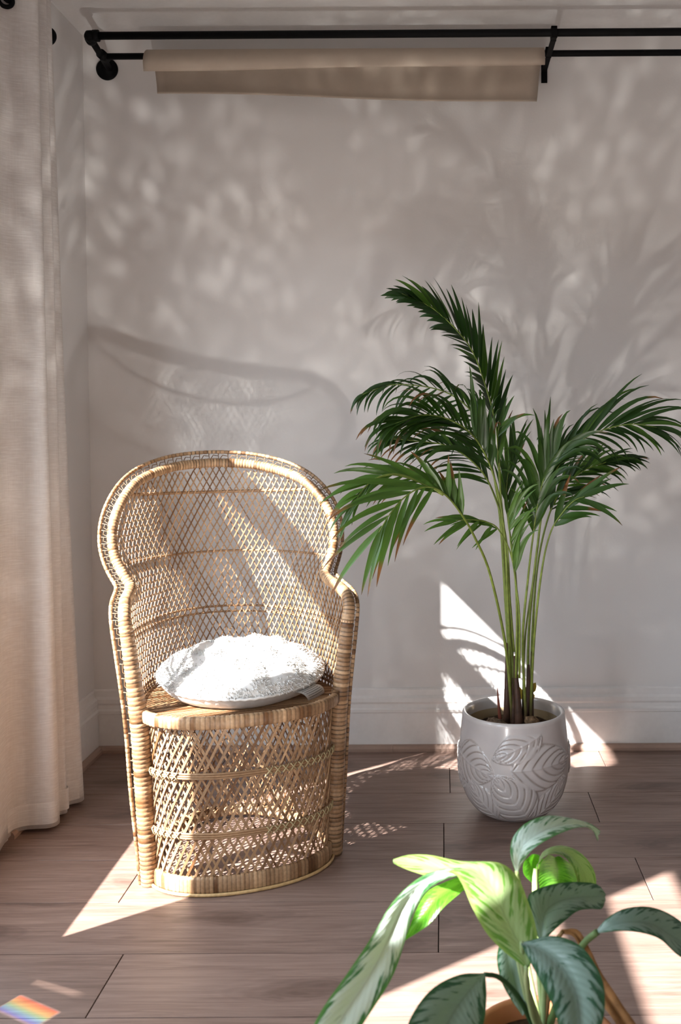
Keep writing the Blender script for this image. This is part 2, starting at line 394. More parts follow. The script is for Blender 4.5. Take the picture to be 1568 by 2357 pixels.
def m_palm():
    mt, nt, b, N, L = mat_new('palm_leaflet')
    uv = nt.nodes.new('ShaderNodeUVMap'); uv.uv_map = 'uv'; sp = nt.nodes.new('ShaderNodeSeparateXYZ'); L.new(uv.outputs[0], sp.inputs[0])
    at_ = nt.nodes.new('ShaderNodeVertexColor'); at_.layer_name = 'Col'
    st = nt.nodes.new('ShaderNodeTexNoise'); st.inputs['Scale'].default_value = 1.0
    cb = nt.nodes.new('ShaderNodeCombineXYZ'); L.new(math_(nt, 'MULTIPLY', sp.outputs[0], 14.0), cb.inputs[0]); L.new(math_(nt, 'MULTIPLY', sp.outputs[1], 1.5), cb.inputs[1]); L.new(cb.outputs[0], st.inputs['Vector'])
    c = mixc(nt, 1.0, at_.outputs[0], mixc(nt, mapr(nt, st.outputs['Fac'], 0.3, 0.7), (0.8, 0.8, 0.8), (1.2, 1.2, 1.2)), 'MULTIPLY')
    L.new(c, b.inputs['Base Color']); b.inputs['Roughness'].default_value = 0.38; b.inputs['Specular IOR Level'].default_value = 0.45
    tr = nt.nodes.new('ShaderNodeBsdfTranslucent'); mx = nt.nodes.new('ShaderNodeMixShader'); mx.inputs[0].default_value = 0.28
    L.new(mixc(nt, 1.0, c, (1.3, 1.5, 0.5), 'MULTIPLY'), tr.inputs[0]); L.new(b.outputs[0], mx.inputs[1]); L.new(tr.outputs[0], mx.inputs[2])
    L.new(mx.outputs[0], N['Material Output'].inputs[0])
    return mt

def m_glass():
    mt, nt, b, N, L = mat_new('window_glass')
    t = nt.nodes.new('ShaderNodeBsdfTransparent'); g = nt.nodes.new('ShaderNodeBsdfGlossy'); g.inputs['Roughness'].default_value = 0.02
    mx = nt.nodes.new('ShaderNodeMixShader'); mx.inputs[0].default_value = 0.05
    L.new(t.outputs[0], mx.inputs[1]); L.new(g.outputs[0], mx.inputs[2]); L.new(mx.outputs[0], N['Material Output'].inputs[0])
    return mt

def m_label():
    mt, nt, b, N, L = mat_new('printed_care_label')
    uv = nt.nodes.new('ShaderNodeUVMap'); uv.uv_map = 'uv'; sp = nt.nodes.new('ShaderNodeSeparateXYZ'); L.new(uv.outputs[0], sp.inputs[0])
    lines = mapr(nt, math_(nt, 'SINE', math_(nt, 'MULTIPLY', sp.outputs[1], 50.0)), 0.2, 0.5)
    n = nt.nodes.new('ShaderNodeTexNoise'); n.inputs['Scale'].default_value = 1.0
    cb = nt.nodes.new('ShaderNodeCombineXYZ'); L.new(math_(nt, 'MULTIPLY', sp.outputs[0], 60.0), cb.inputs[0]); L.new(math_(nt, 'FLOOR', math_(nt, 'MULTIPLY', sp.outputs[1], 7.96)), cb.inputs[1]); L.new(cb.outputs[0], n.inputs['Vector'])
    ink = math_(nt, 'MULTIPLY', lines, mapr(nt, n.outputs['Fac'], 0.38, 0.44))
    box = math_(nt, 'MULTIPLY', mapr(nt, math_(nt, 'ABSOLUTE', math_(nt, 'SUBTRACT', sp.outputs[0], 0.5)), 0.38, 0.40, 1, 0), mapr(nt, math_(nt, 'ABSOLUTE', math_(nt, 'SUBTRACT', sp.outputs[1], 0.5)), 0.38, 0.40, 1, 0))
    L.new(mixc(nt, math_(nt, 'MULTIPLY', ink, box), (0.66, 0.65, 0.64), (0.22, 0.22, 0.22)), b.inputs['Base Color']); b.inputs['Roughness'].default_value = 0.5
    return mt

M = dict(
    wall=m_wall(), floor=m_floor(),
    ceiling=simple('ceiling_paint', (0.74, 0.73, 0.72), 0.8, 0.2),
    trim=simple('gloss_white_paint', (0.78, 0.76, 0.745), 0.38, 0.5),
    shoe=simple('pinkish_oak_beading', (0.36, 0.25, 0.20), 0.5),
    subfloor=simple('dark_underlay', (0.035, 0.028, 0.024), 0.9),
    black=simple('matt_black_iron', (0.0025, 0.0025, 0.003), 0.6, 0.12),
    wicker=m_wicker('rattan_peel'), linen=m_linen(),
    sheet=m_vcol('beige_paper_sheet', 0.8, 0.2, 0.12, namp=0.02),
    cotton=m_vcol('white_cotton', 0.9, 0.15, 0.1, nscale=90.0, namp=0.06),
    label=m_label(),
    glaze=m_vcol('grey_white_glaze', 0.20, 0.5, 0.0, coat=0.5, nscale=16.0, namp=0.05),
    palm=m_palm(), stem=m_vcol('palm_stem', 0.5, 0.4, 0.0, nscale=60.0, namp=0.22),
    soil=m_vcol('coir_and_bark', 0.95, 0.1, 0.0, nscale=120.0, namp=0.5),
    yellow=simple('yellow_card', (0.62, 0.43, 0.05), 0.5),
    terracotta=simple('terracotta', (0.42, 0.17, 0.08), 0.75, 0.25),
    agl=m_aglaonema('silver_green_leaf', (0.022, 0.082, 0.042), (0.185, 0.270, 0.232), (0.022, 0.095, 0.035), transl=0.12, amount=0.545),
    agl_mid=m_aglaonema('striped_green_leaf', (0.040, 0.150, 0.050), (0.43, 0.53, 0.46), (0.06, 0.19, 0.05), amount=0.53, transl=0.14),
    agl_sunlit=m_aglaonema('sunlit_silver_leaf', (0.045, 0.17, 0.055), (0.56, 0.66, 0.60), (0.09, 0.26, 0.06), amount=0.535, transl=0.15),  # silver leaf colour raised to carry the sunlight falling on it
    agl_pale=m_aglaonema('yellowing_leaf', (0.085, 0.20, 0.025), (0.25, 0.34, 0.15), (0.21, 0.31, 0.08), amount=0.53, under=(0.5, 0.55, 0.3)),
    agl_bright=m_aglaonema('fresh_green_leaf', (0.06, 0.24, 0.015), (0.12, 0.36, 0.03), (0.10, 0.30, 0.02), under=(0.10, 0.30, 0.03), transl=0.32),
    petiole=m_vcol('pale_petiole', 0.45, 0.4, 0.2, namp=0.1),
    dry=m_vcol('dry_brown_leaf', 0.8, 0.2, 0.15, nscale=50.0, namp=0.35),
    glass=m_glass(),
)

# ------------------------------------------------------------------ room shell
b = MB(); b.box((XL - 0.3, YF - 0.1, -0.12), (XR + 0.1, YB + 0.1, -0.012))
floor_o = tag(b.build('floor', M['subfloor'], smooth=False), kind='structure')
PW, PL, Y0 = 0.2238, 1.244, 1.822
offs = {0: -0.676, 1: -0.015, 2: -0.76, 3: -0.003, 4: 0.43, 5: 0.016, 6: 0.52}
def plank_mesh(x0, x1, y0, y1):
    g = 0.0011; c = 0.0005; t = 0.0006
    a = MB(); lo = -0.012
    o = [(x0 + g, y0 + g), (x1 - g, y0 + g), (x1 - g, y1 - g), (x0 + g, y1 - g)]
    i = [(x0 + g + c, y0 + g + c), (x1 - g - c, y0 + g + c), (x1 - g - c, y1 - g - c), (x0 + g + c, y1 - g - c)]
    V = [(x, y, lo) for x, y in o] + [(x, y, -t) for x, y in o] + [(x, y, 0) for x, y in i]
    fs = [(8, 9, 10, 11)]
    for k in range(4):
        k2 = (k + 1) % 4; fs += [(k, k2, 4 + k2, 4 + k), (4 + k, 4 + k2, 8 + k2, 8 + k)]
    a.add(V, fs); return a
full = None
k0 = int(math.floor((YF - Y0) / PW)); k1 = int(math.ceil((YB - Y0) / PW))
for k in range(k0, k1):
    y0, y1 = max(Y0 + k * PW, YF), min(Y0 + (k + 1) * PW, YB)
    off = offs.get(k, -0.7 + ((k * 0.417) % 1.0) * PL)
    x = off - math.ceil((off - XL) / PL) * PL
    while x < XR:
        a, c = max(x, XL), min(x + PL, XR)
        if c - a > 0.03:
            whole = (c - a > PL - 1e-6) and (y1 - y0 > PW - 1e-6)
            if whole and full is not None:
                o = bpy.data.objects.new('plank', full); COL.objects.link(o)
            else:
                mb = plank_mesh(-(c - a) / 2, (c - a) / 2, -(y1 - y0) / 2, (y1 - y0) / 2)
                o = mb.build('plank', M['floor'], None, smooth=False)
                if whole: full = o.data
            o.location = ((a + c) / 2, (y0 + y1) / 2, 0); o.parent = floor_o
        x += PL

b = MB(); b.box((XL - 0.3, YB, -0.1), (XR + 0.1, YB + 0.12, ZC + 0.1)); tag(b.build('wall_back', M['wall'], smooth=False), kind='structure')
b = MB(); b.box((XR, YF, -0.1), (XR + 0.12, YB, ZC + 0.1)); tag(b.build('wall_right', M['wall'], smooth=False), kind='structure')
b = MB(); b.box((XL - 0.3, YF - 0.12, -0.1), (XR + 0.12, YF, ZC + 0.1)); tag(b.build('wall_front', M['wall'], smooth=False), kind='structure')
b = MB(); b.box((XL - 0.3, YF - 0.12, ZC), (XR + 0.12, YB + 0.12, ZC + 0.12)); tag(b.build('ceiling', M['ceiling'], smooth=False), kind='structure')
# left wall with two sash-window openings
b = MB(); xo = XL - 0.03
y = YF
for a, c in WINS:
    b.box((xo, y, -0.1), (XL, a - 0.03, ZC)); y = c + 0.03
    b.box((xo, a - 0.03, -0.1), (XL, c + 0.03, SILL - 0.03)); b.box((xo, a - 0.03, HEAD + 0.03), (XL, c + 0.03, ZC))
b.box((xo, y, -0.1), (XL, YB, ZC))
tag(b.build('wall_left', M['wall'], smooth=False), kind='structure')
for wi, (a, c) in enumerate(WINS):
    e = tag(empty('window_%d' % (wi + 1), (XL - 0.015, (a + c) / 2, SILL)), kind='structure')
    h = (c - a) / 2; H = HEAD - SILL
    b = MB()
    b.box((-0.015, -h - 0.03, -0.03), (0.015, -h, H + 0.03)); b.box((-0.015, h, -0.03), (0.015, h + 0.03, H + 0.03))
    b.box((-0.015, -h, H), (0.015, h, H + 0.03)); b.box((-0.015, -h, -0.03), (0.015, h, 0.0))
    b.build('window_frame', M['trim'], e, smooth=False)
    b = MB(); b.box((-0.012, -h, 1.492 - SILL), (0.012, h, 1.60 - SILL)); b.build('meeting_rail', M['trim'], e, smooth=False)
    for z0, z1 in ((0.0, 1.492 - SILL), (1.60 - SILL, H)):
        b = MB(); b.box((-0.006, -h, z0), (-0.002, h, z1)); b.build('pane', M['glass'], e, smooth=False)

# skirting boards with a stepped moulding, and the wood beading at their foot
SK = [(0.0, 0.0), (0.020, 0.0), (0.020, 0.128), (0.023, 0.131), (0.023, 0.140), (0.018, 0.146), (0.016, 0.158), (0.019, 0.165), (0.017, 0.178), (0.010, 0.186), (0.008, 0.205), (0.004, 0.210), (0.0, 0.210)]
def extrude_profile(name, prof, p0, p1, nrm, mat, kind='structure'):
    p0, p1, nrm = map(np.array, (p0, p1, nrm)); b = MB(); n = len(prof)
    V = [p + nrm * d + np.array((0, 0, z)) for p in (p0, p1) for d, z in prof]
    fs = [(i, (i + 1) % n, n + (i + 1) % n, n + i) for i in range(n)] + [tuple(range(n - 1, -1, -1)), tuple(range(n, 2 * n))]
    b.add(V, fs); return tag(b.build(name, mat, smooth=False), kind=kind)
extrude_profile('baseboard_back', SK, (XL, YB, 0.0), (XR, YB, 0.0), (0, -1.0, 0), M['trim'])
extrude_profile('baseboard_left', SK, (XL, YF, 0.0), (XL, YB - 0.023, 0.0), (1.0, 0, 0), M['trim'])
SHOE = [(0.0, 0.0), (0.017, 0.0), (0.017, 0.010), (0.013, 0.018), (0.004, 0.021), (0.0, 0.021)]
joints = [XL + 0.02, -0.175, 1.15, XR]
for i in range(3):
    extrude_profile('trim_%d' % (i + 1), SHOE, (joints[i] + (0.0006 if i else 0), YB - 0.0205, 0.0005), (joints[i + 1], YB - 0.0205, 0.0005), (0, -1.0, 0), M['shoe'])
extrude_profile('trim_4', SHOE, (XL + 0.0205, 2.62, 0.0005), (XL + 0.0205, YB - 0.038, 0.0005), (1.0, 0, 0), M['shoe'])

# ------------------------------------------------------------------ black double rod on the back wall
rod = tag(empty('curtain_rod', (-1.075, YB, 2.288)), 'black iron pipe double curtain rod along the back wall', 'curtain rod')
RZ = 2.288
def ch(mb, name, mat, parent, loc, **k): return mb.build(name, mat, parent, **k)
def loc_tube(name, pts, r, parent, base, mat=M['black'], n=16):
    b = MB(); b.tube(np.array(pts) - np.array(base), r, n=n); return b.build(name, mat, parent)
RB = (-1.075, YB, RZ)
loc_tube('front_rod', [(-1.068, 3.06, RZ), (XR - 0.03, 3.06, RZ + 0.006)], 0.0115, rod, RB)
loc_tube('rear_rod', [(-1.075, 3.225, RZ - 0.002), (XR - 0.03, 3.225, RZ + 0.004)], 0.0100, rod, RB)
loc_tube('arm', [(-1.1, YB - 0.006, RZ), (-1.068, 3.06, RZ)], 0.0105, rod, RB)
b = MB(); b.lathe([(0.0001, 0.0), (0.036, 0.0), (0.036, 0.006), (0.030, 0.009), (0.018, 0.010), (0.016, 0.022), (0.0001, 0.022)], 32)
o = b.build('flange', M['black'], rod); o.rotation_euler = (math.radians(90), 0, 0); o.location = (-0.034, 0.0, 0.0)
b = MB()                                              # elbow fitting with its two collars
b.tube(spline([(-1.071, 3.085, RZ), (-1.068, 3.062, RZ), (-1.066, 3.058, RZ), (-1.045, 3.06, RZ)], 10) - np.array(RB), 0.0155, n=16)
b.tube(np.array([(-1.055, 3.06, RZ), (-1.038, 3.06, RZ)]) - np.array(RB), 0.0175, n=16)
b.tube(np.array([(-1.072, 3.095, RZ), (-1.070, 3.078, RZ)]) - np.array(RB), 0.0175, n=16)
b.build('elbow', M['black'], rod)
b = MB(); b.tube(np.array([(-1.082, 3.205, RZ), (-1.079, 3.248, RZ)]) - np.array(RB), 0.0155, n=16); b.build('tee_fitting', M['black'], rod)
b = MB(); BX = 0.343                                   # flat bracket: wall plate, arm, two cradles
def lb(lo, hi): b.box(np.array(lo) - np.array(RB), np.array(hi) - np.array(RB))
lb((BX - 0.010, YB - 0.005, 2.236), (BX + 0.010, YB, 2.30)); lb((BX - 0.008, 3.05, RZ - 0.017), (BX + 0.008, YB - 0.005, RZ - 0.011))
lb((BX - 0.009, 3.044, RZ - 0.018), (BX + 0.009, 3.048, RZ + 0.016)); lb((BX - 0.009, 3.044, RZ + 0.012), (BX + 0.009, 3.076, RZ + 0.017)); lb((BX - 0.009, 3.072, RZ - 0.018), (BX + 0.009, 3.076, RZ + 0.017))
lb((BX - 0.009, 3.209, RZ - 0.018), (BX + 0.009, 3.213, RZ + 0.016)); lb((BX - 0.009, 3.209, RZ + 0.010), (BX + 0.009, 3.241, RZ + 0.014))
b.build('bracket', M['black'], rod, smooth=False)

# beige sheet draped over the rear rod
nS, nX = 30, 41
G = np.zeros((nS, nX, 3)); uv = []
for j in range(nX):
    s = j / (nX - 1); xa = -0.935 + s * 1.262
    back = 2.176 - 0.034 * s + 0.004 * math.sin(s * 7); frontz = 2.218 + 0.014 * s
    prof = [(3.165 + 0.006 * math.sin(s * 9), frontz), (3.158, 2.245), (3.170, 2.275), (3.200, 2.298), (3.226, 2.303), (3.252, 2.294), (3.268, 2.262), (3.268, 2.225), (3.262, back + 0.025), (3.250, back)]
    P = spline([(y, z, 0) for y, z in prof], nS)
    for i in range(nS):
        inset = 0.018 * max(0, (i / (nS - 1) - 0.5)) * 2
        G[i, j] = (xa + inset * (1 - 2 * s), P[i, 0], P[i, 1])
b = MB(); b.grid(G, (0.56, 0.47, 0.38))
sh = b.build('draped_sheet', M['sheet']); tag(sh, 'beige paper sheet draped over the rear black rod', 'sheet')
so = sh.modifiers.new('thickness', 'SOLIDIFY'); so.thickness = 0.0015

# ------------------------------------------------------------------ curtain on the left wall, its rod
CRX = -1.146; CRZ = 2.238
cr = tag(empty('side_curtain_rod', (XL, 2.93, CRZ)), 'black iron curtain rod with round end cap by left wall', 'curtain rod')
CB = (XL, 2.93, CRZ)
loc_tube('rod', [(CRX, 2.93, CRZ), (CRX, -1.2, CRZ)], 0.0115, cr, CB)
b = MB(); b.lathe([(0.0001, -0.006), (0.026, -0.006), (0.0285, -0.003), (0.0285, 0.004), (0.024, 0.010), (0.012, 0.013), (0.0001, 0.014)], 32)
o = b.build('end_cap', M['black'], cr); o.rotation_euler = (math.radians(-90), 0, 0); o.location = (CRX - XL, 0.0, 0.0)
for yy in (1.45, 0.0):
    loc_tube('bracket_arm', [(XL + 0.001, yy, CRZ), (CRX, yy, CRZ)], 0.008, cr, CB)

cur = tag(empty('curtain', (-1.12, 2.72, 0.02)), 'cream linen eyelet curtain hanging at the left wall', 'curtain')
bot = [(-1.140, 2.495), (-1.155, 2.54), (-1.163, 2.59), (-1.160, 2.635), (-1.138, 2.656), (-1.11, 2.662), (-1.078, 2.668), (-1.066, 2.685), (-1.072, 2.715), (-1.105, 2.730), (-1.085, 2.758), (-1.068, 2.772), (-1.075, 2.795), (-1.105, 2.808), (-1.082, 2.835), (-1.063, 2.856), (-1.066, 2.885), (-1.10, 2.905), (-1.16, 2.92)]
top = [(-1.140, 2.495), (-1.158, 2.54), (-1.167, 2.60), (-1.165, 2.650), (-1.148, 2.678), (-1.115, 2.690), (-1.088, 2.700), (-1.083, 2.715), (-1.095, 2.735), (-1.12, 2.750), (-1.10, 2.765), (-1.086, 2.778), (-1.10, 2.795), (-1.125, 2.808), (-1.118, 2.83), (-1.106, 2.850), (-1.112, 2.875), (-1.14, 2.89), (-1.17, 2.90)]
nZ, nU = 60, 130
BT, TP = spline([(x, y, 0) for x, y in bot], nU), spline([(x, y, 0) for x, y in top], nU)
G = np.zeros((nZ, nU, 3)); uv = []
for i in range(nZ):
    t = i / (nZ - 1); z = 0.012 + t * 2.325
    k = t ** 0.85
    for j in range(nU):
        x = BT[j, 0] * (1 - k) + TP[j, 0] * k + 0.004 * math.sin(5.0 * t + j * 0.13) * (1 - t); y = BT[j, 1] * (1 - k) + TP[j, 1] * k
        G[i, j] = (x + 1.12, y - 2.72, z - 0.02); uv.append((j / nU, t * 1.6))
b = MB(); b.grid(G, uv=uv)
pn = b.build('curtain_panel', M['linen'], cur); so = pn.modifiers.new('thickness', 'SOLIDIFY'); so.thickness = 0.0012
b = MB(); hem = []                                     # stitched hem line, a fold of cloth standing proud
for i in (0, 1, 2):
    z = (0.004, 0.058, 0.062)[i]; kk = ((z) / 2.325) ** 0.85
    hem.append([(BT[j, 0] * (1 - kk) + TP[j, 0] * kk + 1.12 + (0.0022 if i < 2 else 0.0005), BT[j, 1] * (1 - kk) + TP[j, 1] * kk - 2.72 - (0.0016 if i < 2 else 0.0003), z) for j in range(nU)])
b.grid(np.array(hem), uv=[(j / nU, z * 0.7) for z in (0, 0.058, 0.062) for j in range(nU)]); b.build('hem', M['linen'], cur)
for x_, y_, rz_e in ((-1.150, 2.668, 0.55), (-1.118, 2.742, -0.3), (-1.12, 2.80, 0.4)):
    b = MB(); b.lathe([(0.0125, -0.003), (0.0215, -0.003), (0.0235, 0.0), (0.0215, 0.004), (0.0125, 0.003)], 32)
    o = b.build('eyelet', M['black'], cur); o.rotation_euler = (math.radians(90), 0, rz_e); o.location = (x_ + 1.12, y_ - 2.72, CRZ - 0.02 - 0.006)

# ------------------------------------------------------------------ wicker peacock chair
CO = (-0.5009, 2.4432, 0.0); CTH = math.radians(21.04)
chair = tag(empty('peacock_chair', CO, CTH), 'woven rattan chair with high rounded back on grey floor', 'chair')
RIM = [(0, .228, 0), (.1, .232, 0), (.2, .237, 0), (.3, .241, -.003), (.4, .247, -.005), (.5, .258, -.005), (.6, .270, -.004), (.64, .2755, 0), (.664, .275, .020), (.678, .269, .080), (.689, .257, .130), (.702, .252, .157), (.72, .262, .168), (.74, .273, .180), (.76, .282, .190), (.78, .288, .198), (.80, .291, .205), (.82, .292, .211), (.84, .290, .218), (.86, .286, .227), (.88, .279, .238), (.90, .269, .252), (.92, .256, .270), (.94, .239, .294), (.96, .212, .330), (.978, .165, .375), (.990, .115, .405), (.996, .060, .425), (.999, 0, .432)]
RIM = np.array([(w_, y_, z_) for z_, w_, y_ in RIM])
def rim_curve(n_half=220):
    h = spline(RIM, n_half); l = h.copy(); l[:, 0] *= -1
    return np.vstack([l[:-1], h[::-1]])
rimc = rim_curve()
def resample(P, step):
    d = np.r_[0, np.cumsum(np.linalg.norm(np.diff(P, axis=0), axis=1))]; n = int(d[-1] / step)
    s = np.linspace(0, d[-1], n); return np.stack([np.interp(s, d, P[:, k]) for k in range(3)], 1)
def smooth_(P, it=2):
    P = P.copy()
    for _ in range(it): P[1:-1] = (P[:-2] + 2 * P[1:-1] + P[2:]) / 4
    return P
def wcol(lo=0.0, warm=None):
    t = random.random() if warm is None else warm
    a, c = np.array((0.165, 0.075, 0.028)), np.array((0.54, 0.355, 0.205))
    v = a * (1 - t) + c * t; return tuple(v * random.uniform(0.85, 1.12))
def wrapped(P, r0, pitch, n=14, depth=0.08, flat=1.0, rfun=None, ref=None, dark=0.10):
    """a cane wound with strips: every turn is a band of its own with a groove beside it"""
    mb = MB(); Q = smooth_(resample(P, pitch / 4.0), 4)
    d = np.r_[0, np.cumsum(np.linalg.norm(np.diff(Q, axis=0), axis=1))]
    rad = []; cols = []; cur_ = None; last = -1; rr = 1.0; gap = 0.4
    for k in range(len(Q)):
        band = k // 4; ph = k % 4
        if band != last: cur_ = wcol(warm=min(1, max(0, random.gauss(0.55, 0.25)))); rr = random.uniform(0.975, 1.025); last = band
        base = r0 if rfun is None else rfun(Q[k])
        rad.append(base * (rr if ph else 1 - depth)); cols.append(cur_ if ph else tuple(np.array(cur_) * gap))
        if ph == 0: gap = random.choice((0.18, 0.3, 0.45, 0.7))
    mb.tube(Q, rad, n=n, col=cols, flat=flat, ref=ref); return mb
half = len(rimc) // 2
def cut(P, cond): return P[np.array([bool(cond(p)) for p in P])]
rf = lambda p: float(np.interp(p[2], [0, .35, .42, .5, .6, .66, .72], [.0215, .0225, .0222, .0190, .0170, .0155, .0130]))
zj = 0.60
iL = [i for i in range(half) if rimc[i, 2] <= zj]; iR = [i for i in range(half, len(rimc)) if rimc[i, 2] <= zj]
wrapped(rimc[:iL[-1] + 2], 0.0225, 0.0108, rfun=rf).build('front_post', M['wicker'], chair)
wrapped(rimc[iR[0] - 1:], 0.0225, 0.0108, rfun=rf).build('front_post', M['wicker'], chair)
wrapped(rimc[iL[-1]:iR[0] + 1], 0.018, 0.0085, rfun=rf).build('arched_rim', M['wicker'], chair)

# shell surface: plan curve at each height, addressed by arc length from the middle of the back
rz_ = np.linspace(0.0, 0.9985, 260)
hz = spline(RIM, 1500)
RW = np.interp(rz_, hz[:, 2], hz[:, 0]); RY = np.interp(rz_, hz[:, 2], hz[:, 1])
YM = np.interp(rz_, [0, .2, .41, .7, .999], [.335, .365, .395, .422, .432])
AA = np.interp(rz_, [0, .62, .74, 1.0], [math.pi / 2, math.pi / 2, 1.22, 1.0])
SH = []
for k in range(len(rz_)):
    a = np.linspace(0, AA[k], 40)
    x = RW[k] * np.sin(a) / math.sin(AA[k]); y = RY[k] + (YM[k] - RY[k]) * (np.cos(a) - math.cos(AA[k])) / (1 - math.cos(AA[k]))
    d = np.r_[0, np.cumsum(np.hypot(np.diff(x), np.diff(y)))]
    SH.append((x, y, d))
QM = np.array([s[2][-1] for s in SH])
def shell(q, z):
    k = z / (rz_[1] - rz_[0]); i = min(int(k), len(rz_) - 2); f = k - i; out = np.zeros(3)
    for ii, wgt in ((i, 1 - f), (i + 1, f)):
        x, y, d = SH[ii]; aq = min(abs(q), d[-1])
        out += wgt * np.array((math.copysign(np.interp(aq, d, x), q), np.interp(aq, d, y), 0))
    out[2] = z; return out
def shell_n(q, z):
    e = 0.006; a = shell(q + e, z) - shell(q - e, z); n = np.array((a[1], -a[0], 0.0)); return n / (np.linalg.norm(n) + 1e-9)
def qmax(z): return np.interp(z, rz_, QM)

def weave(mb, slope, layer, spacing, z0, z1, wdt, dz=0.02):
    span = 0.66 + abs(slope) * (z1 - z0); q0 = -span
    while q0 < span:
        run = []; jit = random.gauss(0, 0.0008); colr = wcol(warm=min(1, max(0, random.gauss(0.42, 0.22))))
        zs = np.arange(z0, z1 + 1e-6, dz)
        for z in list(zs) + [None]:
            ok = False
            if z is not None:
                q = q0 + slope * (z - 0.5) + jit; ok = abs(q) < qmax(z) - 0.004
            if ok: run.append((shell(q, z), shell_n(q, z)))
            else:
                if len(run) >= 2:
                    P = np.array([r[0] + layer * r[1] for r in run]); Nn = np.array([r[1] for r in run])
                    mb.ribbon(P, Nn, wdt * random.uniform(0.85, 1.1), 0.0018, colr)
                run = []
        q0 += spacing
b = MB()
weave(b, 0.56, 0.0014, 0.0185, 0.035, 0.996, 0.0033)
weave(b, -0.56, -0.0014, 0.0185, 0.035, 0.996, 0.0033)
tag(b.build('back_weave', M['wicker'], chair, smooth=False), kind='stuff')
def rail(z, r=0.0038, n=60, off=-0.004, sag=0.0):
    P = []
    for q in np.linspace(-1, 1, n):
        zz = z - sag * (1 - q * q)
        qq = q * (qmax(zz) - 0.006); P.append(shell(qq, zz) + off * shell_n(qq, zz))
    return np.array(P)
for z, r, sg in ((0.925, 0.0048, 0.010), (0.745, 0.0032, 0), (0.588, 0.0030, 0), (0.572, 0.0026, 0), (0.437, 0.0036, 0), (0.424, 0.0036, 0), (0.28, 0.0034, 0), (0.14, 0.0034, 0)):
    b = MB(); P = rail(z, sag=sg); b.tube(P, r, n=6, col=wcol(warm=0.35)); b.build('back_rail', M['wicker'], chair)
wrapped(rail(0.022, off=0.0), 0.017, 0.011, n=10, flat=0.55).build('rear_base_band', M['wicker'], chair)

# outer rod with the looped lacing between it and the rim
def outer_of(P):
    T = np.gradient(P, axis=0); T /= np.linalg.norm(T, axis=1)[:, None] + 1e-9
    out = []
    for p, t in zip(P, T):
        nx = np.array((-t[2], 0, t[0])); nl = np.linalg.norm(nx)
        nx = nx / nl if nl > 1e-6 else np.array((math.copysign(1, p[0]), 0, 0))
        if abs(p[0]) > 0.12 and nx[0] * p[0] < 0: nx = -nx
        if abs(p[0]) <= 0.12 and nx[2] < 0: nx = -nx
        # near the arm the rim runs backwards: keep the offset sideways there
        side = np.array((math.copysign(1, p[0]), 0, 0)); wz = math.exp(-((p[2] - 0.68) / 0.035) ** 2)
        nx = nx * (1 - wz) + side * wz; nx /= np.linalg.norm(nx)
        k = 0.021 + 0.010 * min(1, max(0, p[2] / 0.25))
        out.append(p + nx * k + np.array((0, 0.008 + 0.012 * min(1, max(0, p[2] / 0.3)), 0)))
    return np.array(out)
oc = smooth_(outer_of(rimc), 40)
wrapped(oc, 0.0052, 0.012, n=8, depth=0.12).build('outer_rod', M['wicker'], chair)
b = MB(); Pr = resample(rimc, 0.0105); Po0 = oc
dr = np.r_[0, np.cumsum(np.linalg.norm(np.diff(rimc, axis=0), axis=1))]; do = np.r_[0, np.cumsum(np.linalg.norm(np.diff(oc, axis=0), axis=1))]
nl = int(dr[-1] / 0.025)
for k in range(6, nl - 6):
    u0, u1, u2 = (k / nl), (k + 0.5) / nl, (k + 1.0) / nl
    f = lambda D, A, u: np.array([np.interp(u, np.linspace(0, 1, len(A)), A[:, c]) for c in range(3)])
    ra, oa, rb, ob, om = f(0, rimc, u0), f(0, oc, u0), f(0, rimc, u2), f(0, oc, u2), f(0, oc, u1)
    m1 = ra * 0.35 + oa * 0.65; m2 = rb * 0.35 + ob * 0.65
    P = spline([ra * 0.8 + oa * 0.2, m1 * 0.6 + m2 * 0.4, f(0, rimc, u1) * 0.30 + om * 0.70, m2, ob], 8)
    b.tube(P, 0.0011, n=4, col=(0.22, 0.12, 0.06), cap=False)
    b.tube([rb * 0.75 + ob * 0.25, ob], 0.0011, n=4, col=(0.22, 0.12, 0.06), cap=False)
tag(b.build('lacing', M['wicker'], chair), kind='stuff')

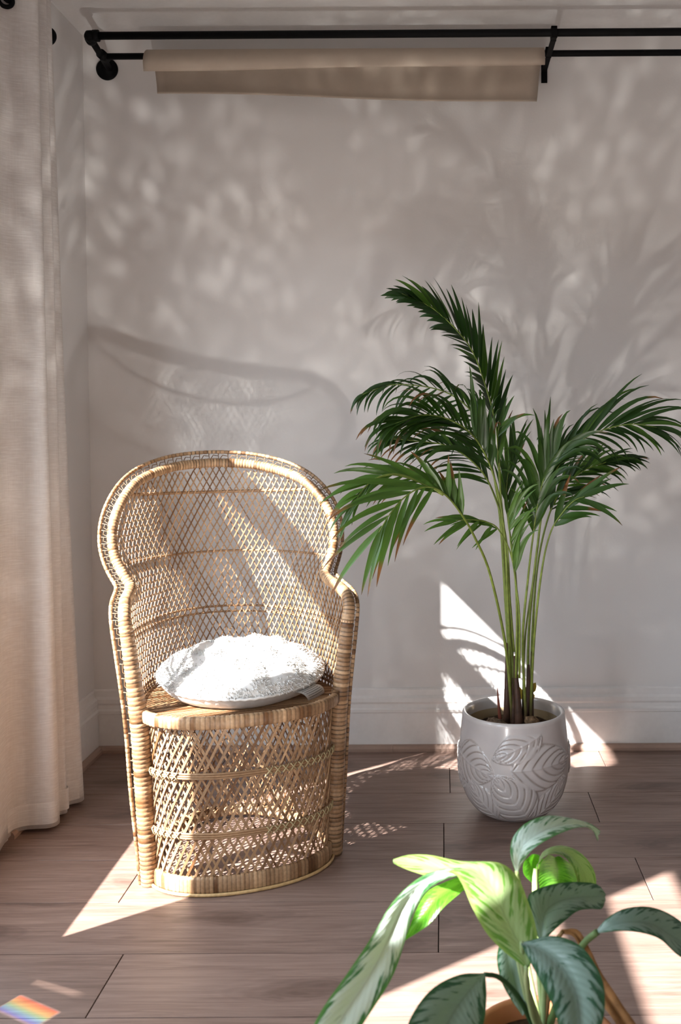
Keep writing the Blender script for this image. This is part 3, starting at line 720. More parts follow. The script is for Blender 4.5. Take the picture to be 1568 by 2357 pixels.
# front drum, seat and rims
BUL = 0.132
def front_pt(s, z, grow=0.0):
    hw = np.interp(z, [0, .41], [.212, .226]) + grow; bl = BUL * np.interp(z, [0, .41], [1.0, 1.04]) + grow
    a = s * math.pi / 2
    return np.array((hw * math.copysign(abs(math.sin(a)) ** 0.92, s), 0.012 - bl * math.cos(a) ** 1.0, z))
ss = np.linspace(-1, 1, 400)
arcL = np.r_[0, np.cumsum(np.linalg.norm(np.diff(np.array([front_pt(s, .2) for s in ss]), axis=0), axis=1))]; arcL -= arcL[-1] / 2
ALEN = arcL[-1]
def drum(q, z, grow=0.0):
    s = np.interp(q, arcL, ss); p = front_pt(s, z, grow)
    e = front_pt(min(1, s + .01), z) - front_pt(max(-1, s - .01), z); n = np.array((e[1], -e[0], 0)); return p, n / np.linalg.norm(n)
b = MB()
for slope, layer in ((0.52, 0.0018), (-0.52, -0.0018)):
    q0 = -ALEN - 0.3
    while q0 < ALEN + 0.3:
        run = []; jit = random.gauss(0, 0.0012); colr = wcol(warm=min(1, max(0, random.gauss(0.55, 0.25)))); wd = random.uniform(0.0042, 0.0066); sl = slope + random.gauss(0, 0.012)
        for z in list(np.arange(0.03, 0.405, 0.022)) + [None]:
            ok = False
            if z is not None: q = q0 + sl * (z - 0.2) + jit; ok = abs(q) < ALEN - 0.002
            if ok: run.append(drum(q, z))
            else:
                if len(run) >= 2: b.ribbon([p + layer * n for p, n in run], [n for p, n in run], wd, 0.0019, colr)
                run = []
        q0 += 0.0195
tag(b.build('base_weave', M['wicker'], chair, smooth=False), kind='stuff')
for z in (0.142, 0.285):
    hoop = None; b = MB()
    for dzz in (-0.0052, 0.0, 0.0052):
        P = [drum(q, z + dzz, 0.0)[0] + 0.006 * drum(q, z)[1] for q in np.linspace(-ALEN, ALEN, 70)]; b.tube(P, 0.0030, n=6, col=wcol(warm=0.5))
    hoop = b.build('base_hoop', M['wicker'], chair)
    b = MB()
    for q in np.arange(-ALEN + 0.01, ALEN - 0.01, 0.0195):       # cross ties lashing the hoop, many on the right, few on the left
        if q < -ALEN * 0.62 or q > ALEN * 0.1:
            for sg in (-1, 1):
                P = [drum(q + sg * tt * 0.008, z + tt * 0.009)[0] + 0.0105 * drum(q, z)[1] for tt in (-1, 0, 1)]
                b.tube(P, 0.0016, n=5, col=(0.50, 0.42, 0.24))
    tag(b.build('lashing', M['wicker'], hoop), kind='stuff')
P = np.array([front_pt(s, 0.024, 0.004) for s in np.linspace(-1, 1, 120)])
def band(P, h, t, pitch, name, zflat=True):
    mb = MB(); Q = resample(P, pitch / 4.0); cols = []; last = -1
    T = np.gradient(Q, axis=0); T /= np.linalg.norm(T, axis=1)[:, None]
    sec = []
    n = 12; ang = np.linspace(0, 2 * math.pi, n, endpoint=False)
    for k, (p, tt) in enumerate(zip(Q, T)):
        bnd, ph = k // 4, k % 4
        if bnd != last: c0 = wcol(warm=min(1, max(0, random.gauss(0.5, 0.28)))); sc = random.uniform(0.96, 1.05); last = bnd
        o = np.array((tt[1], -tt[0], 0)); s_ = sc if ph else 0.93
        ca, sa = np.cos(ang), np.sin(ang)
        ca = np.sign(ca) * np.abs(ca) ** 0.55; sa = np.sign(sa) * np.abs(sa) ** 0.55
        sec.append(p + s_ * (t * ca[:, None] * o + h * sa[:, None] * np.array((0, 0, 1.0))))
        cols += [c0 if ph else tuple(np.array(c0) * 0.6)] * n
    V = np.concatenate(sec); fs = []
    for k in range(len(sec) - 1):
        for j in range(n):
            j2 = (j + 1) % n; fs.append((k * n + j, k * n + j2, k * n + n + j2, k * n + n + j))
    fs += [tuple(range(n)), tuple((len(sec) - 1) * n + j for j in range(n - 1, -1, -1))]
    mb.add(V, fs, cols); return mb.build(name, M['wicker'], chair)
band(P, 0.021, 0.008, 0.010, 'base_band')
b = MB(); b.tube([front_pt(s, 0.0045, 0.015) for s in np.linspace(-1, 1, 80)], 0.0042, n=6, col=(0.62, 0.42, 0.2)); b.build('base_cane', M['wicker'], chair)
SZ = 0.418
P = np.array([front_pt(s, SZ - 0.004, 0.012) for s in np.linspace(-0.985, 0.985, 120)])
band(P, 0.0155, 0.010, 0.011, 'seat_edge')
b = MB()
def seat_half(y):                                     # half width of the seat at depth y (front arc, then shell plan)
    if y < 0.0:
        best = 0
        for s in np.linspace(0, 1, 60):
            p = front_pt(s, SZ)
            if p[1] <= y: best = p[0]
        return best
    k = int(SZ / (rz_[1] - rz_[0])); x, yy, d = SH[k]
    return float(np.interp(y, yy[::-1], x[::-1]))
y = -0.118
while y < 0.375:
    h = seat_half(y) - 0.004
    if h > 0.02:
        P = [(x, y + 0.012 * (1 - (x / h) ** 2) + random.gauss(0, 0.0004), SZ + 0.002 * math.sin(i * 3.14)) for i, x in enumerate(np.linspace(-h, h, 12))]
        b.ribbon(P, [(0, 0, 1)] * 12, random.uniform(0.0036, 0.0052), 0.0024, wcol(warm=min(1, max(0, random.gauss(0.25, 0.25)))))  # strips toned darker, putting the cushion's shade into the seat colour
    y += 0.0074
for x in np.arange(-0.21, 0.215, 0.03):
    ya = [yy for yy in np.linspace(-0.115, 0.37, 60) if seat_half(yy) > abs(x) + 0.006]
    if len(ya) > 2: b.ribbon([(x, yy, SZ - 0.004) for yy in np.linspace(ya[0], ya[-1], 5)], [(0, 0, 1)] * 5, 0.010, 0.003, wcol(warm=0.3))
b.build('seat', M['wicker'], chair, smooth=False)

# ------------------------------------------------------------------ cushion
cth = CTH
cl = np.array((0.020, 0.128)); cw = (CO[0] + cl[0] * math.cos(cth) - cl[1] * math.sin(cth), CO[1] + cl[0] * math.sin(cth) + cl[1] * math.cos(cth), SZ + 0.004)
cush = tag(empty('round_cushion', cw, cth), 'round white tufted cushion on the rattan chair seat', 'cushion'); cush.rotation_euler = (math.radians(4.5), math.radians(-1.0), cth)
RC = 0.212
def hashn(a, b_): return (math.sin(a * 12.9898 + b_ * 78.233) * 43758.5453) % 1.0
def edge_r(a): return RC * (1 + 0.012 * math.sin(3 * a + 1) + 0.008 * math.sin(7 * a))
def cush_top(r, a):
    lump = 0.004 * math.sin(9 * r * math.cos(a + .4) / RC * 2.2 + 1) + 0.003 * math.sin(13 * r * math.sin(a) / RC + 2)
    t = min(1.0, r / RC); return 0.045 + 0.062 * (1 - t ** 3.2) ** 0.75 + lump * (1 - t ** 4)
nr, na = 40, 120
G = np.zeros((nr, na + 1, 3))
for i in range(nr):
    t = (i / (nr - 1)) ** 0.8
    for j in range(na + 1):
        a = j / na * 2 * math.pi; r = t * edge_r(a)
        G[i, j] = (r * math.cos(a), r * math.sin(a), cush_top(r, a))
b = MB(); b.grid(G, (0.80, 0.775, 0.745)); b.build('cushion_top', M['cotton'], cush)
prof = [(0.0, 0.0), (0.55, 0.0), (0.75, 0.004), (0.88, 0.014), (0.96, 0.028), (1.0, 0.045)]
PR = spline([(r, z, 0) for r, z in prof], 16); G = np.zeros((16, na + 1, 3))
for i in range(16):
    for j in range(na + 1):
        a = j / na * 2 * math.pi; puck = 0.0016 * math.sin(a * 46) * max(0, PR[i, 0] - 0.8) * 5
        r = max(0.0001, PR[i, 0]) * edge_r(a) + puck; G[i, j] = (r * math.cos(a), r * math.sin(a), PR[i, 1])
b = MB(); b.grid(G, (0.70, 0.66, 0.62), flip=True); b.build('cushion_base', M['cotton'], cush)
b = MB(); b.tube([(edge_r(a) * 1.004 * math.cos(a), edge_r(a) * 1.004 * math.sin(a), 0.0455 + 0.001 * math.sin(a * 60)) for a in np.linspace(0, 2 * math.pi, 240, endpoint=False)], 0.0034, n=6, closed=True, col=(0.78, 0.75, 0.72)); b.build('piping', M['cotton'], cush)
b = MB()                                              # fringe tufts in bands, flat weave between
nT = 0
while nT < 5200:
    x, y = random.uniform(-RC, RC), random.uniform(-RC, RC); r = math.hypot(x, y); a = math.atan2(y, x)
    if r > RC * 0.995: continue
    bandv = math.sin((x * 0.86 + y * 0.5) * 62 + 0.8 * math.sin(y * 17)) + 0.35 * math.sin((y - x * .3) * 40)
    if bandv < 0.15 and r < RC * 0.90 and random.random() < 0.93: continue
    z = cush_top(r, a); out = np.array((math.cos(a), math.sin(a), 0)) * (r / RC) ** 2
    d = np.array((random.gauss(0, 0.6), random.gauss(0, 0.6), 0.9)) + out * 1.6 + np.array((0, 0, -1.0)) * (r / RC) ** 6
    d /= np.linalg.norm(d); L_ = random.uniform(0.007, 0.014); q = np.array((x, y, z - 0.001)); s_ = np.cross(d, (random.gauss(0, 1), random.gauss(0, 1), 0.3)); s_ /= np.linalg.norm(s_) + 1e-9
    wv = 0.0011; c_ = np.cross(d, s_); tip = q + d * L_ + np.array((0, 0, -0.35 * L_))
    mid = q + d * L_ * 0.55
    b.add([q + s_ * wv, q - s_ * .5 * wv + c_ * wv, q - s_ * .5 * wv - c_ * wv, mid + s_ * wv, mid - s_ * .5 * wv + c_ * wv, mid - s_ * .5 * wv - c_ * wv, tip],
          [(0, 1, 4, 3), (1, 2, 5, 4), (2, 0, 3, 5), (3, 4, 6), (4, 5, 6), (5, 3, 6)], tuple(np.array((0.82, 0.80, 0.77)) * random.uniform(0.92, 1.05)))
    nT += 1
tag(b.build('tufting', M['cotton'], cush), kind='stuff')
b = MB(); nn = 10; G = np.zeros((nn, 5, 3)); uv = []   # care label folded out from under the rim
a0 = math.radians(-52)
for i in range(nn):
    t = i / (nn - 1)
    for j in range(5):
        aa = a0 + (j / 4 - 0.5) * 0.34 + 0.10 * t
        rr = RC * (0.955 + 0.10 * math.sin(t * 2.2)); zz = 0.036 - 0.034 * t ** 1.6 + 0.004 * math.sin(t * 3.1)
        G[i, j] = (rr * math.cos(aa) + 0.018 * t * math.cos(a0 + 1.6), rr * math.sin(aa) + 0.018 * t * math.sin(a0 + 1.6), zz); uv.append((j / 4, t))
b.grid(G, uv=uv); b.build('care_label', M['label'], cush)['label'] = 'white care label with small print'

# ------------------------------------------------------------------ glazed planter with pressed leaf relief
PO = np.array((0.197, 2.80, 0.0))
pot = tag(empty('planter', tuple(PO)), 'grey white glazed ceramic planter with embossed leaves', 'planter')
prof = [(0.0001, 0.004), (0.060, 0.003), (0.075, 0.0), (0.092, 0.006), (0.116, 0.024), (0.137, 0.054), (0.150, 0.092), (0.1555, 0.130), (0.1560, 0.165), (0.1540, 0.205), (0.1500, 0.245), (0.1470, 0.272), (0.1460, 0.283)]
PRF = spline([(r, z, 0) for r, z in prof], 170)
LEAVES = []
def leafdef(bx, by, tx, ty, hw): LEAVES.append((bx, by, tx, ty, hw))
# (angle deg from camera-facing side, height) of base and tip, half width (metres along the surface)
for off in (0, 180):
    leafdef(-76 + off, .188, -24 + off, .150, .060)
    leafdef(26 + off, .264, -26 + off, .196, .042)
    leafdef(-6 + off, .170, 68 + off, .180, .062)
    leafdef(14 + off, .024, -24 + off, .152, .064)
    leafdef(-26 + off, .022, -56 + off, .126, .046)
    leafdef(24 + off, .020, 60 + off, .130, .042)
    leafdef(84 + off, .20, 112 + off, .09, .045)
def relief(ad, z):
    h, g = 0.0, 0.0
    for bx, by, tx, ty, hw in LEAVES:
        da = (ad - bx + 180) % 360 - 180; k = 0.155 * math.pi / 180
        px, pz = da * k, z - by; dx, dz = ((tx - bx + 180) % 360 - 180) * k, ty - by
        Ln = math.hypot(dx, dz); ux, uz = dx / Ln, dz / Ln
        s = (px * ux + pz * uz) / Ln; t = (-px * uz + pz * ux)
        if s < -0.02 or s > 1.02: continue
        wv = hw * (math.sin(math.pi * min(1, max(0, s)) ** 0.75) ** 0.7) + 1e-5
        q = abs(t) / wv
        if q > 1.15: continue
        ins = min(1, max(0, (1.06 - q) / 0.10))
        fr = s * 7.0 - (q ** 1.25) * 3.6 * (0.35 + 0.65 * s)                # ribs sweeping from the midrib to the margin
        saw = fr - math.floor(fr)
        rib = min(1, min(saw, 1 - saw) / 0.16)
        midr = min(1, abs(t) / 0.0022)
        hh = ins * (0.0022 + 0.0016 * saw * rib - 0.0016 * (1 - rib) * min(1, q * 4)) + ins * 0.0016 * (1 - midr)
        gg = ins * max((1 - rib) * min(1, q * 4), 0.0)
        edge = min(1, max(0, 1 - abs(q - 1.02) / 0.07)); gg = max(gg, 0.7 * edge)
        if hh >= h: h, g = hh, gg
    return h, g
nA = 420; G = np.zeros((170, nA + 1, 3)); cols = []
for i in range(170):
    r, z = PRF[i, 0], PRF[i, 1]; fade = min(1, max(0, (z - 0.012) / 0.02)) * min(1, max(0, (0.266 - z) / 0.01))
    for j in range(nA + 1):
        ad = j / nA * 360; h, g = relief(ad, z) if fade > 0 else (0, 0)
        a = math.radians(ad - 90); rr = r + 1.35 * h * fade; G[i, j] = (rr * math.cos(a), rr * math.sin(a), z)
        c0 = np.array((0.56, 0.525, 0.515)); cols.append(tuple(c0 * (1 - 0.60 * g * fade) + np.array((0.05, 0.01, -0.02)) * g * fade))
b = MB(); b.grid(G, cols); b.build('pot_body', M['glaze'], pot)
b = MB(); b.lathe([(r, z) for r, z, _ in spline([(0.1461, 0.282, 0), (0.1455, 0.289, 0), (0.142, 0.2935, 0), (0.1375, 0.2935, 0), (0.134, 0.290, 0), (0.1325, 0.283, 0), (0.1325, 0.262, 0)], 22)], 96, col=(0.60, 0.565, 0.55)); b.build('pot_rim', M['glaze'], pot)
b = MB(); b.lathe([(0.1325, 0.2625), (0.1335, 0.24), (0.137, 0.20), (0.138, 0.17), (0.0001, 0.17)], 96, col=(0.42, 0.33, 0.21)); b.build('pot_interior', M['glaze'], pot)
b = MB(); nr_, na_ = 16, 48; G = np.zeros((nr_, na_ + 1, 3)); cols = []
for i in range(nr_):
    for j in range(na_ + 1):
        a = j / na_ * 2 * math.pi; r = i / (nr_ - 1) * 0.1365
        G[i, j] = (r * math.cos(a), r * math.sin(a), 0.236 + 0.016 * math.exp(-(r / 0.06) ** 2) + 0.006 * math.sin(7 * a + i) * min(1, i / 3) * (0 if i == nr_ - 1 else 1)); cols.append((0.05, 0.032, 0.02))
b.grid(G, cols, flip=False); b.build('soil', M['soil'], pot)
def husk(name, c, sx, sy, sz, rot, col, parent):
    n1, n2 = 9, 14; G = np.zeros((n1, n2 + 1, 3)); rs = np.random.default_rng(int(abs(c[0]) * 9999))
    nz = rs.normal(0, 0.10, (n1, n2 + 1)); nz[:, -1] = nz[:, 0]
    for i in range(n1):
        for j in range(n2 + 1):
            th, ph = i / (n1 - 1) * math.pi, j / n2 * 2 * math.pi; q = 1 + nz[i, j]
            v = np.array((sx * q * math.sin(th) * math.cos(ph), sy * q * math.sin(th) * math.sin(ph), sz * q * math.cos(th)))
            G[i, j] = (v[0] * math.cos(rot) - v[2] * math.sin(rot), v[1], v[0] * math.sin(rot) + v[2] * math.cos(rot))
    b = MB(); b.grid(G + np.array(c), col, flip=True); return b.build(name, M['soil'], parent)
husk('coir_chunk', (-0.046, -0.058, 0.266), 0.036, 0.022, 0.016, -0.35, (0.16, 0.11, 0.075), pot)
husk('coir_chunk', (0.050, -0.045, 0.268), 0.026, 0.020, 0.017, -0.5, (0.20, 0.125, 0.07), pot)

# ------------------------------------------------------------------ areca palm
PB = PO + np.array((0, 0, 0.240))
palm = tag(empty('areca_palm', tuple(PB)), 'tall areca palm with arching feathery fronds in grey planter', 'palm')
def pxs(L): return np.array([at(*p) for p in L])
GREEN = np.array((0.036, 0.088, 0.015)); GREEN2 = np.array((0.068, 0.150, 0.022)); DKG = np.array((0.019, 0.050, 0.011)); BROWN = np.array((0.20, 0.085, 0.030)); STEM = np.array((0.19, 0.235, 0.04))
leaf_q = []
def leaflet(mb, base, d, up, L, wd, droop, tone, brown, roll=0.0):
    n = 10; d = np.array(d, float); d /= np.linalg.norm(d) + 1e-9; P = [np.array(base)]; dd = d.copy()
    for k in range(n - 1):
        dd = dd + np.array((0, 0, -droop * (0.4 + 4.0 * (k / n) ** 2.0))) / n; dd /= np.linalg.norm(dd); P.append(P[-1] + dd * L / (n - 1))
    P = np.array(P); T = np.gradient(P, axis=0); T /= np.linalg.norm(T, axis=1)[:, None]
    up = np.array(up, float); V = []; uv = []; cols = []
    for k in range(n):
        t = k / (n - 1); s = np.cross(T[k], up); s /= np.linalg.norm(s) + 1e-9; nn = np.cross(s, T[k])
        c, s_ = math.cos(roll), math.sin(roll); s, nn = s * c + nn * s_, nn * c - s * s_
        w_ = wd * (0.30 + 0.70 * min(1, t / 0.25)) * (1 - max(0, (t - 0.34) / 0.66)) ** 0.80 + 0.0006
        V += [P[k] + s * w_ / 2 + nn * w_ * 0.16, P[k], P[k] - s * w_ / 2 + nn * w_ * 0.16]; uv += [(0, t), (0.5, t), (1, t)]
        bt = min(1, max(0, (t - brown) / 0.06)); c_ = tone * (1 - bt) + BROWN * bt * (1 if t < 0.97 else 0.5); cols += [tuple(c_)] * 3
    fs = []
    for k in range(n - 1):
        o = k * 3; fs += [(o, o + 1, o + 4, o + 3), (o + 1, o + 2, o + 5, o + 4)]
    mb.add(V, fs, cols, uv)
def frond(stem, rach, n, A, B, up=(0, -0.6, 0.8), droop=0.6, wd=0.0135, tone=GREEN, r0=0.0050, brown_p=0.25, blen=1.24, fwd=0.34, jit=0.10):
    S, Rr = pxs(stem) if len(stem) else np.zeros((0, 3)), pxs(rach)
    allp = np.vstack([S, Rr]) if len(S) else Rr
    full_ = spline(allp, 46) - PB
    b = MB(); cols = []
    for k in range(46):
        t = k / 45; z = full_[k, 2]; c = STEM * (1 - 0.45 * t) + GREEN2 * 0.45 * t
        if len(S) and z < 0.14: c = c * max(0.0, (z - 0.04) / 0.10) + np.array((0.075, 0.035, 0.02)) * (1 - max(0.0, (z - 0.04) / 0.10))
        cols.append(tuple(c))
    b.tube(full_, np.linspace(r0, 0.0011, 46), n=7, col=cols)
    fo = b.build('frond', M['stem'], palm)
    Rc = spline(Rr, 60) - PB; TR = np.gradient(Rc, axis=0); TR /= np.linalg.norm(TR, axis=1)[:, None]
    def lerp(K, t):
        for (a, da, la), (c, dc, lc) in zip(K[:-1], K[1:]):
            if t <= c + 1e-9:
                f = (t - a) / (c - a); return np.array(da) * (1 - f) + np.array(dc) * f, la * (1 - f) + lc * f
        return np.array(K[-1][1], float), K[-1][2]
    for K in (A, B):
        if not K: continue
        for k in range(n):
            t = (k + 0.5 + random.uniform(-0.2, 0.2)) / n; d, L = lerp(K, t); d = d / np.linalg.norm(d) + rng.normal(0, jit, 3) + fwd * TR[int(t * 59)]
            bp = np.array([np.interp(t * 59, range(60), Rc[:, c]) for c in range(3)])
            br = random.uniform(0.55, 0.92) if random.random() < brown_p else 1.5
            tn = (tone * random.uniform(0.8, 1.25)) if random.random() > 0.12 else GREEN2 * random.uniform(0.8, 1.1)
            leaf_q.append((L * random.uniform(0.85, 1.15) * blen, fo, bp, d, up, wd * random.uniform(0.85, 1.15), droop * random.uniform(0.7, 2.0), tn, br, random.gauss(0, 0.25)))
    return fo
# stems leave the clump in the middle of the pot
frond([(1196, 1710, 2.80), (1196, 1640, 2.80), (1172, 1450, 2.81), (1158, 1250, 2.80), (1150, 1080, 2.79)], [(1143, 985, 2.78), (1122, 900, 2.77), (1090, 812, 2.76), (1050, 758, 2.75), (1000, 712, 2.74), (955, 688, 2.73), (925, 676, 2.72)], 27,
      [(0, (.50, -.10, 1), .115), (.2, (.20, -.1, 1), .13), (.45, (-.06, -.1, 1), .125), (.7, (-.50, -.1, .86), .10), (1, (-1, 0, .18), .035)], [(0, (-.3, .9, .6), .07), (.4, (-.7, .7, .25), .075), (1, (-1, .3, -.05), .05)], up=(.6, -.75, .3), jit=0.035, droop=0.28, wd=0.0185, tone=DKG * 1.1, brown_p=0.03)
frond([(1180, 1710, 2.83), (1180, 1640, 2.83), (1165, 1400, 2.86), (1150, 1180, 2.88)], [(1125, 1040, 2.90), (1095, 960, 2.92), (1045, 912, 2.94), (980, 890, 2.96), (900, 886, 2.97), (835, 908, 2.97)], 20,
      [(0, (.15, .2, 1), .12), (.4, (-.35, .25, .9), .12), (.75, (-.9, .15, .35), .11), (1, (-1, 0, -.35), .06)], [(0, (-.5, -.2, .3), .10), (.4, (-.55, -.2, -.5), .12), (1, (-.8, 0, -.5), .07)], droop=1.2, wd=0.0120, tone=DKG * 1.3, brown_p=0.15)
frond([(1178, 1710, 2.78), (1178, 1640, 2.78), (1170, 1400, 2.76), (1160, 1210, 2.72)], [(1135, 1090, 2.68), (1095, 1010, 2.64), (1040, 968, 2.60), (975, 955, 2.57), (910, 975, 2.54)], 23,
      [(0, (.25, -.1, 1), .15), (.25, (.02, -.1, 1), .16), (.55, (-.4, -.1, .95), .13), (1, (-1, -.1, .0), .10)], [(0, (-.75, -.2, .6), .19), (.35, (-.9, -.2, .3), .18), (.7, (-1, -.2, -.2), .13), (1, (-1, -.1, -.5), .08)], droop=1.25, wd=0.0160, tone=GREEN * .95, brown_p=0.35)
frond([(1186, 1710, 2.82), (1186, 1640, 2.82), (1175, 1420, 2.82), (1165, 1240, 2.80)], [(1130, 1120, 2.78), (1085, 1060, 2.76), (1025, 1025, 2.74), (955, 1015, 2.72), (900, 1010, 2.70)], 20,
      [(0, (-.1, .1, 1), .13), (.5, (-.6, .1, .6), .12), (1, (-1, 0, .05), .07)], [(0, (-.7, -.2, .25), .12), (.5, (-.95, -.2, -.15), .13), (1, (-1, 0, -.1), .06)], droop=0.8, wd=0.0120, tone=DKG * 1.2, brown_p=0.5)
frond([(1178, 1710, 2.77), (1178, 1640, 2.77), (1163, 1480, 2.74), (1128, 1320, 2.66), (1092, 1235, 2.58)], [(1068, 1192, 2.53), (1035, 1148, 2.48), (1000, 1123, 2.43), (965, 1124, 2.39), (930, 1146, 2.36), (900, 1180, 2.33), (872, 1225, 2.31)], 12,
      [(0, (-.05, .1, 1), .085), (.22, (-.35, .1, 1), .09), (.42, (-1, -.1, .32), .20), (.62, (-1, -.1, .02), .17), (.85, (-1, -.1, -.4), .16), (1, (-.7, -.1, -1), .15)],
      [(0, (.25, .0, 1), .09), (.2, (.0, .1, 1), .08), (.42, (-.3, -.2, -1), .13), (.7, (-.15, -.2, -1), .17), (1, (-.28, -.2, -1), .15)], up=(-.1, -.85, .5), droop=0.35, wd=0.0165, tone=GREEN2 * .95, brown_p=0.7)
frond([], [(1022, 1138, 2.47), (960, 1106, 2.47), (905, 1092, 2.46), (862, 1104, 2.45), (832, 1132, 2.44), (812, 1165, 2.43)], 12,
      [(0, (-.6, .2, .9), .10), (.4, (-1, .1, .35), .12), (1, (-1, -.1, -.6), .08)], [(0, (-.6, -.2, .1), .10), (.5, (-.6, -.2, -.6), .10), (1, (-.45, -.1, -1), .085)], up=(-.1, -.85, .5), droop=0.6, wd=0.0145, tone=GREEN2 * .9, brown_p=0.4)
frond([(1188, 1560, 2.74), (1190, 1400, 2.72), (1180, 1290, 2.70)], [(1150, 1222, 2.67), (1122, 1202, 2.65), (1085, 1196, 2.63), (1050, 1198, 2.61)], 7,
      [(0, (-1, -.1, .25), .09), (1, (-1, 0, .05), .07)], [(0, (-.45, -.3, -.9), .07), (.5, (-.7, -.3, -.7), .085), (1, (-1, -.1, -.25), .08)], up=(-.1, -.85, .5), droop=0.25, wd=0.0125, tone=GREEN2, brown_p=0.3, r0=0.0035)
frond([(1216, 1710, 2.80), (1216, 1640, 2.80), (1218, 1450, 2.80), (1236, 1270, 2.79)], [(1256, 1140, 2.78), (1290, 1065, 2.77), (1340, 1012, 2.75), (1400, 986, 2.73), (1458, 976, 2.71), (1512, 984, 2.69)], 21,
      [(0, (.1, .1, 1), .12), (.3, (.35, .1, 1), .165), (.6, (.7, .05, .75), .175), (.85, (1, 0, .4), .15), (1, (1, 0, -.05), .10)], [(0, (.6, -.5, .5), .09), (.4, (.75, -.4, -.15), .10), (.8, (.95, -.2, -.45), .11), (1, (1, -.1, -.4), .10)], up=(.25, -.7, .6), droop=0.75, wd=0.0140, tone=DKG * 1.25, brown_p=0.08)
frond([(1222, 1710, 2.84), (1222, 1640, 2.84), (1226, 1460, 2.86), (1238, 1300, 2.88)], [(1266, 1180, 2.90), (1300, 1120, 2.92), (1350, 1080, 2.94), (1405, 1062, 2.95), (1450, 1055, 2.96)], 20,
      [(0, (.1, 0, 1), .11), (.4, (.45, 0, .95), .105), (.8, (.95, 0, .35), .08), (1, (1, 0, .1), .05)], [(0, (.8, -.1, .25), .12), (.5, (.95, 0, -.15), .10), (1, (1, 0, -.2), .05)], up=(.25, -.7, .6), droop=0.55, wd=0.0130, tone=DKG * .85, brown_p=0.15)
frond([(1222, 1710, 2.77), (1222, 1640, 2.77), (1230, 1470, 2.73), (1248, 1310, 2.68)], [(1268, 1225, 2.65), (1295, 1180, 2.63), (1322, 1152, 2.61), (1345, 1143, 2.59)], 5,
      [(0, (.15, -.1, 1), .09), (.4, (.75, 0, .75), .13), (1, (.95, 0, .28), .12)], [(0, (.9, -.2, .35), .10), (.6, (.85, -.3, -.2), .09), (1, (.8, -.3, -.75), .125)], up=(.25, -.8, .5), droop=0.30, wd=0.0165, tone=GREEN * 1.1, brown_p=0.4)
frond([(1210, 1710, 2.76), (1210, 1640, 2.76), (1204, 1470, 2.72), (1216, 1330, 2.69)], [(1228, 1230, 2.66), (1240, 1150, 2.64), (1256, 1090, 2.62), (1280, 1045, 2.60)], 16,
      [(0, (-.45, -.1, 1), .12), (.5, (-.35, -.1, 1), .15), (1, (.1, -.1, 1), .10)], [(0, (.5, -.2, 1), .11), (.5, (.45, -.2, .9), .13), (1, (.9, -.2, .5), .12)], up=(.05, -.95, .3), droop=0.95, wd=0.0185, tone=GREEN * .9, brown_p=0.05)
frond([(1186, 1710, 2.86), (1186, 1640, 2.86), (1192, 1460, 2.88), (1186, 1310, 2.88)], [(1170, 1200, 2.88), (1166, 1130, 2.88), (1174, 1070, 2.88), (1186, 1040, 2.88)], 11,
      [(0, (-.4, 0, 1), .10), (1, (-.1, 0, 1), .09)], [(0, (.5, 0, 1), .12), (1, (.3, 0, 1), .10)], up=(.05, -.95, .3), droop=0.25, wd=0.0120, tone=GREEN * .8, brown_p=0.1)
frond([(1196, 1560, 2.72), (1196, 1420, 2.69)], [(1186, 1330, 2.67), (1178, 1270, 2.66), (1172, 1215, 2.65), (1170, 1180, 2.64)], 7,
      [(0, (.55, -.2, .9), .10), (1, (.6, -.2, .8), .09)], [(0, (.35, -.3, 1), .10), (1, (.4, -.2, .9), .085)], up=(.05, -.95, .3), droop=0.5, wd=0.0130, tone=GREEN2 * 1.1, brown_p=0.1, r0=0.0035)
frond([(1204, 1710, 2.83), (1204, 1640, 2.83), (1210, 1460, 2.84), (1236, 1280, 2.84)], [(1250, 1150, 2.84), (1258, 1060, 2.84), (1258, 1000, 2.84)], 4,
      [(0, (-.2, 0, 1), .12), (1, (-.04, 0, 1), .09)], [(0, (.3, 0, 1), .11), (1, (.1, 0, 1), .05)], up=(.05, -.95, .3), droop=0.05, wd=0.0120, tone=GREEN * .8, brown_p=0.05, r0=0.0035)
frond([(1184, 1500, 2.80), (1164, 1250, 2.76)], [(1148, 1080, 2.74), (1146, 1010, 2.73), (1150, 975, 2.72)], 4,
      [(0, (.2, -.1, 1), .12), (1, (.5, 0, .9), .08)], [(0, (-.35, -.1, 1), .12), (1, (1, 0, .2), .07)], up=(.05, -.95, .3), droop=0.4, wd=0.0135, tone=GREEN, brown_p=0.5, r0=0.003)
order = sorted(range(len(leaf_q)), key=lambda i: -leaf_q[i][0] * leaf_q[i][5])
rest = MB()
for rank, i in enumerate(order):
    L, fo, bp, d, up, wd, dr_, tn, br, ro = leaf_q[i]
    mb = MB() if rank < 295 else rest
    leaflet(mb, bp, d, up, L, wd, dr_, tn, br, ro)
    if rank < 295: mb.build('leaflet', M['palm'], fo)
if rest.v: tag(rest.build('small_leaflets', M['palm'], palm), kind='stuff')
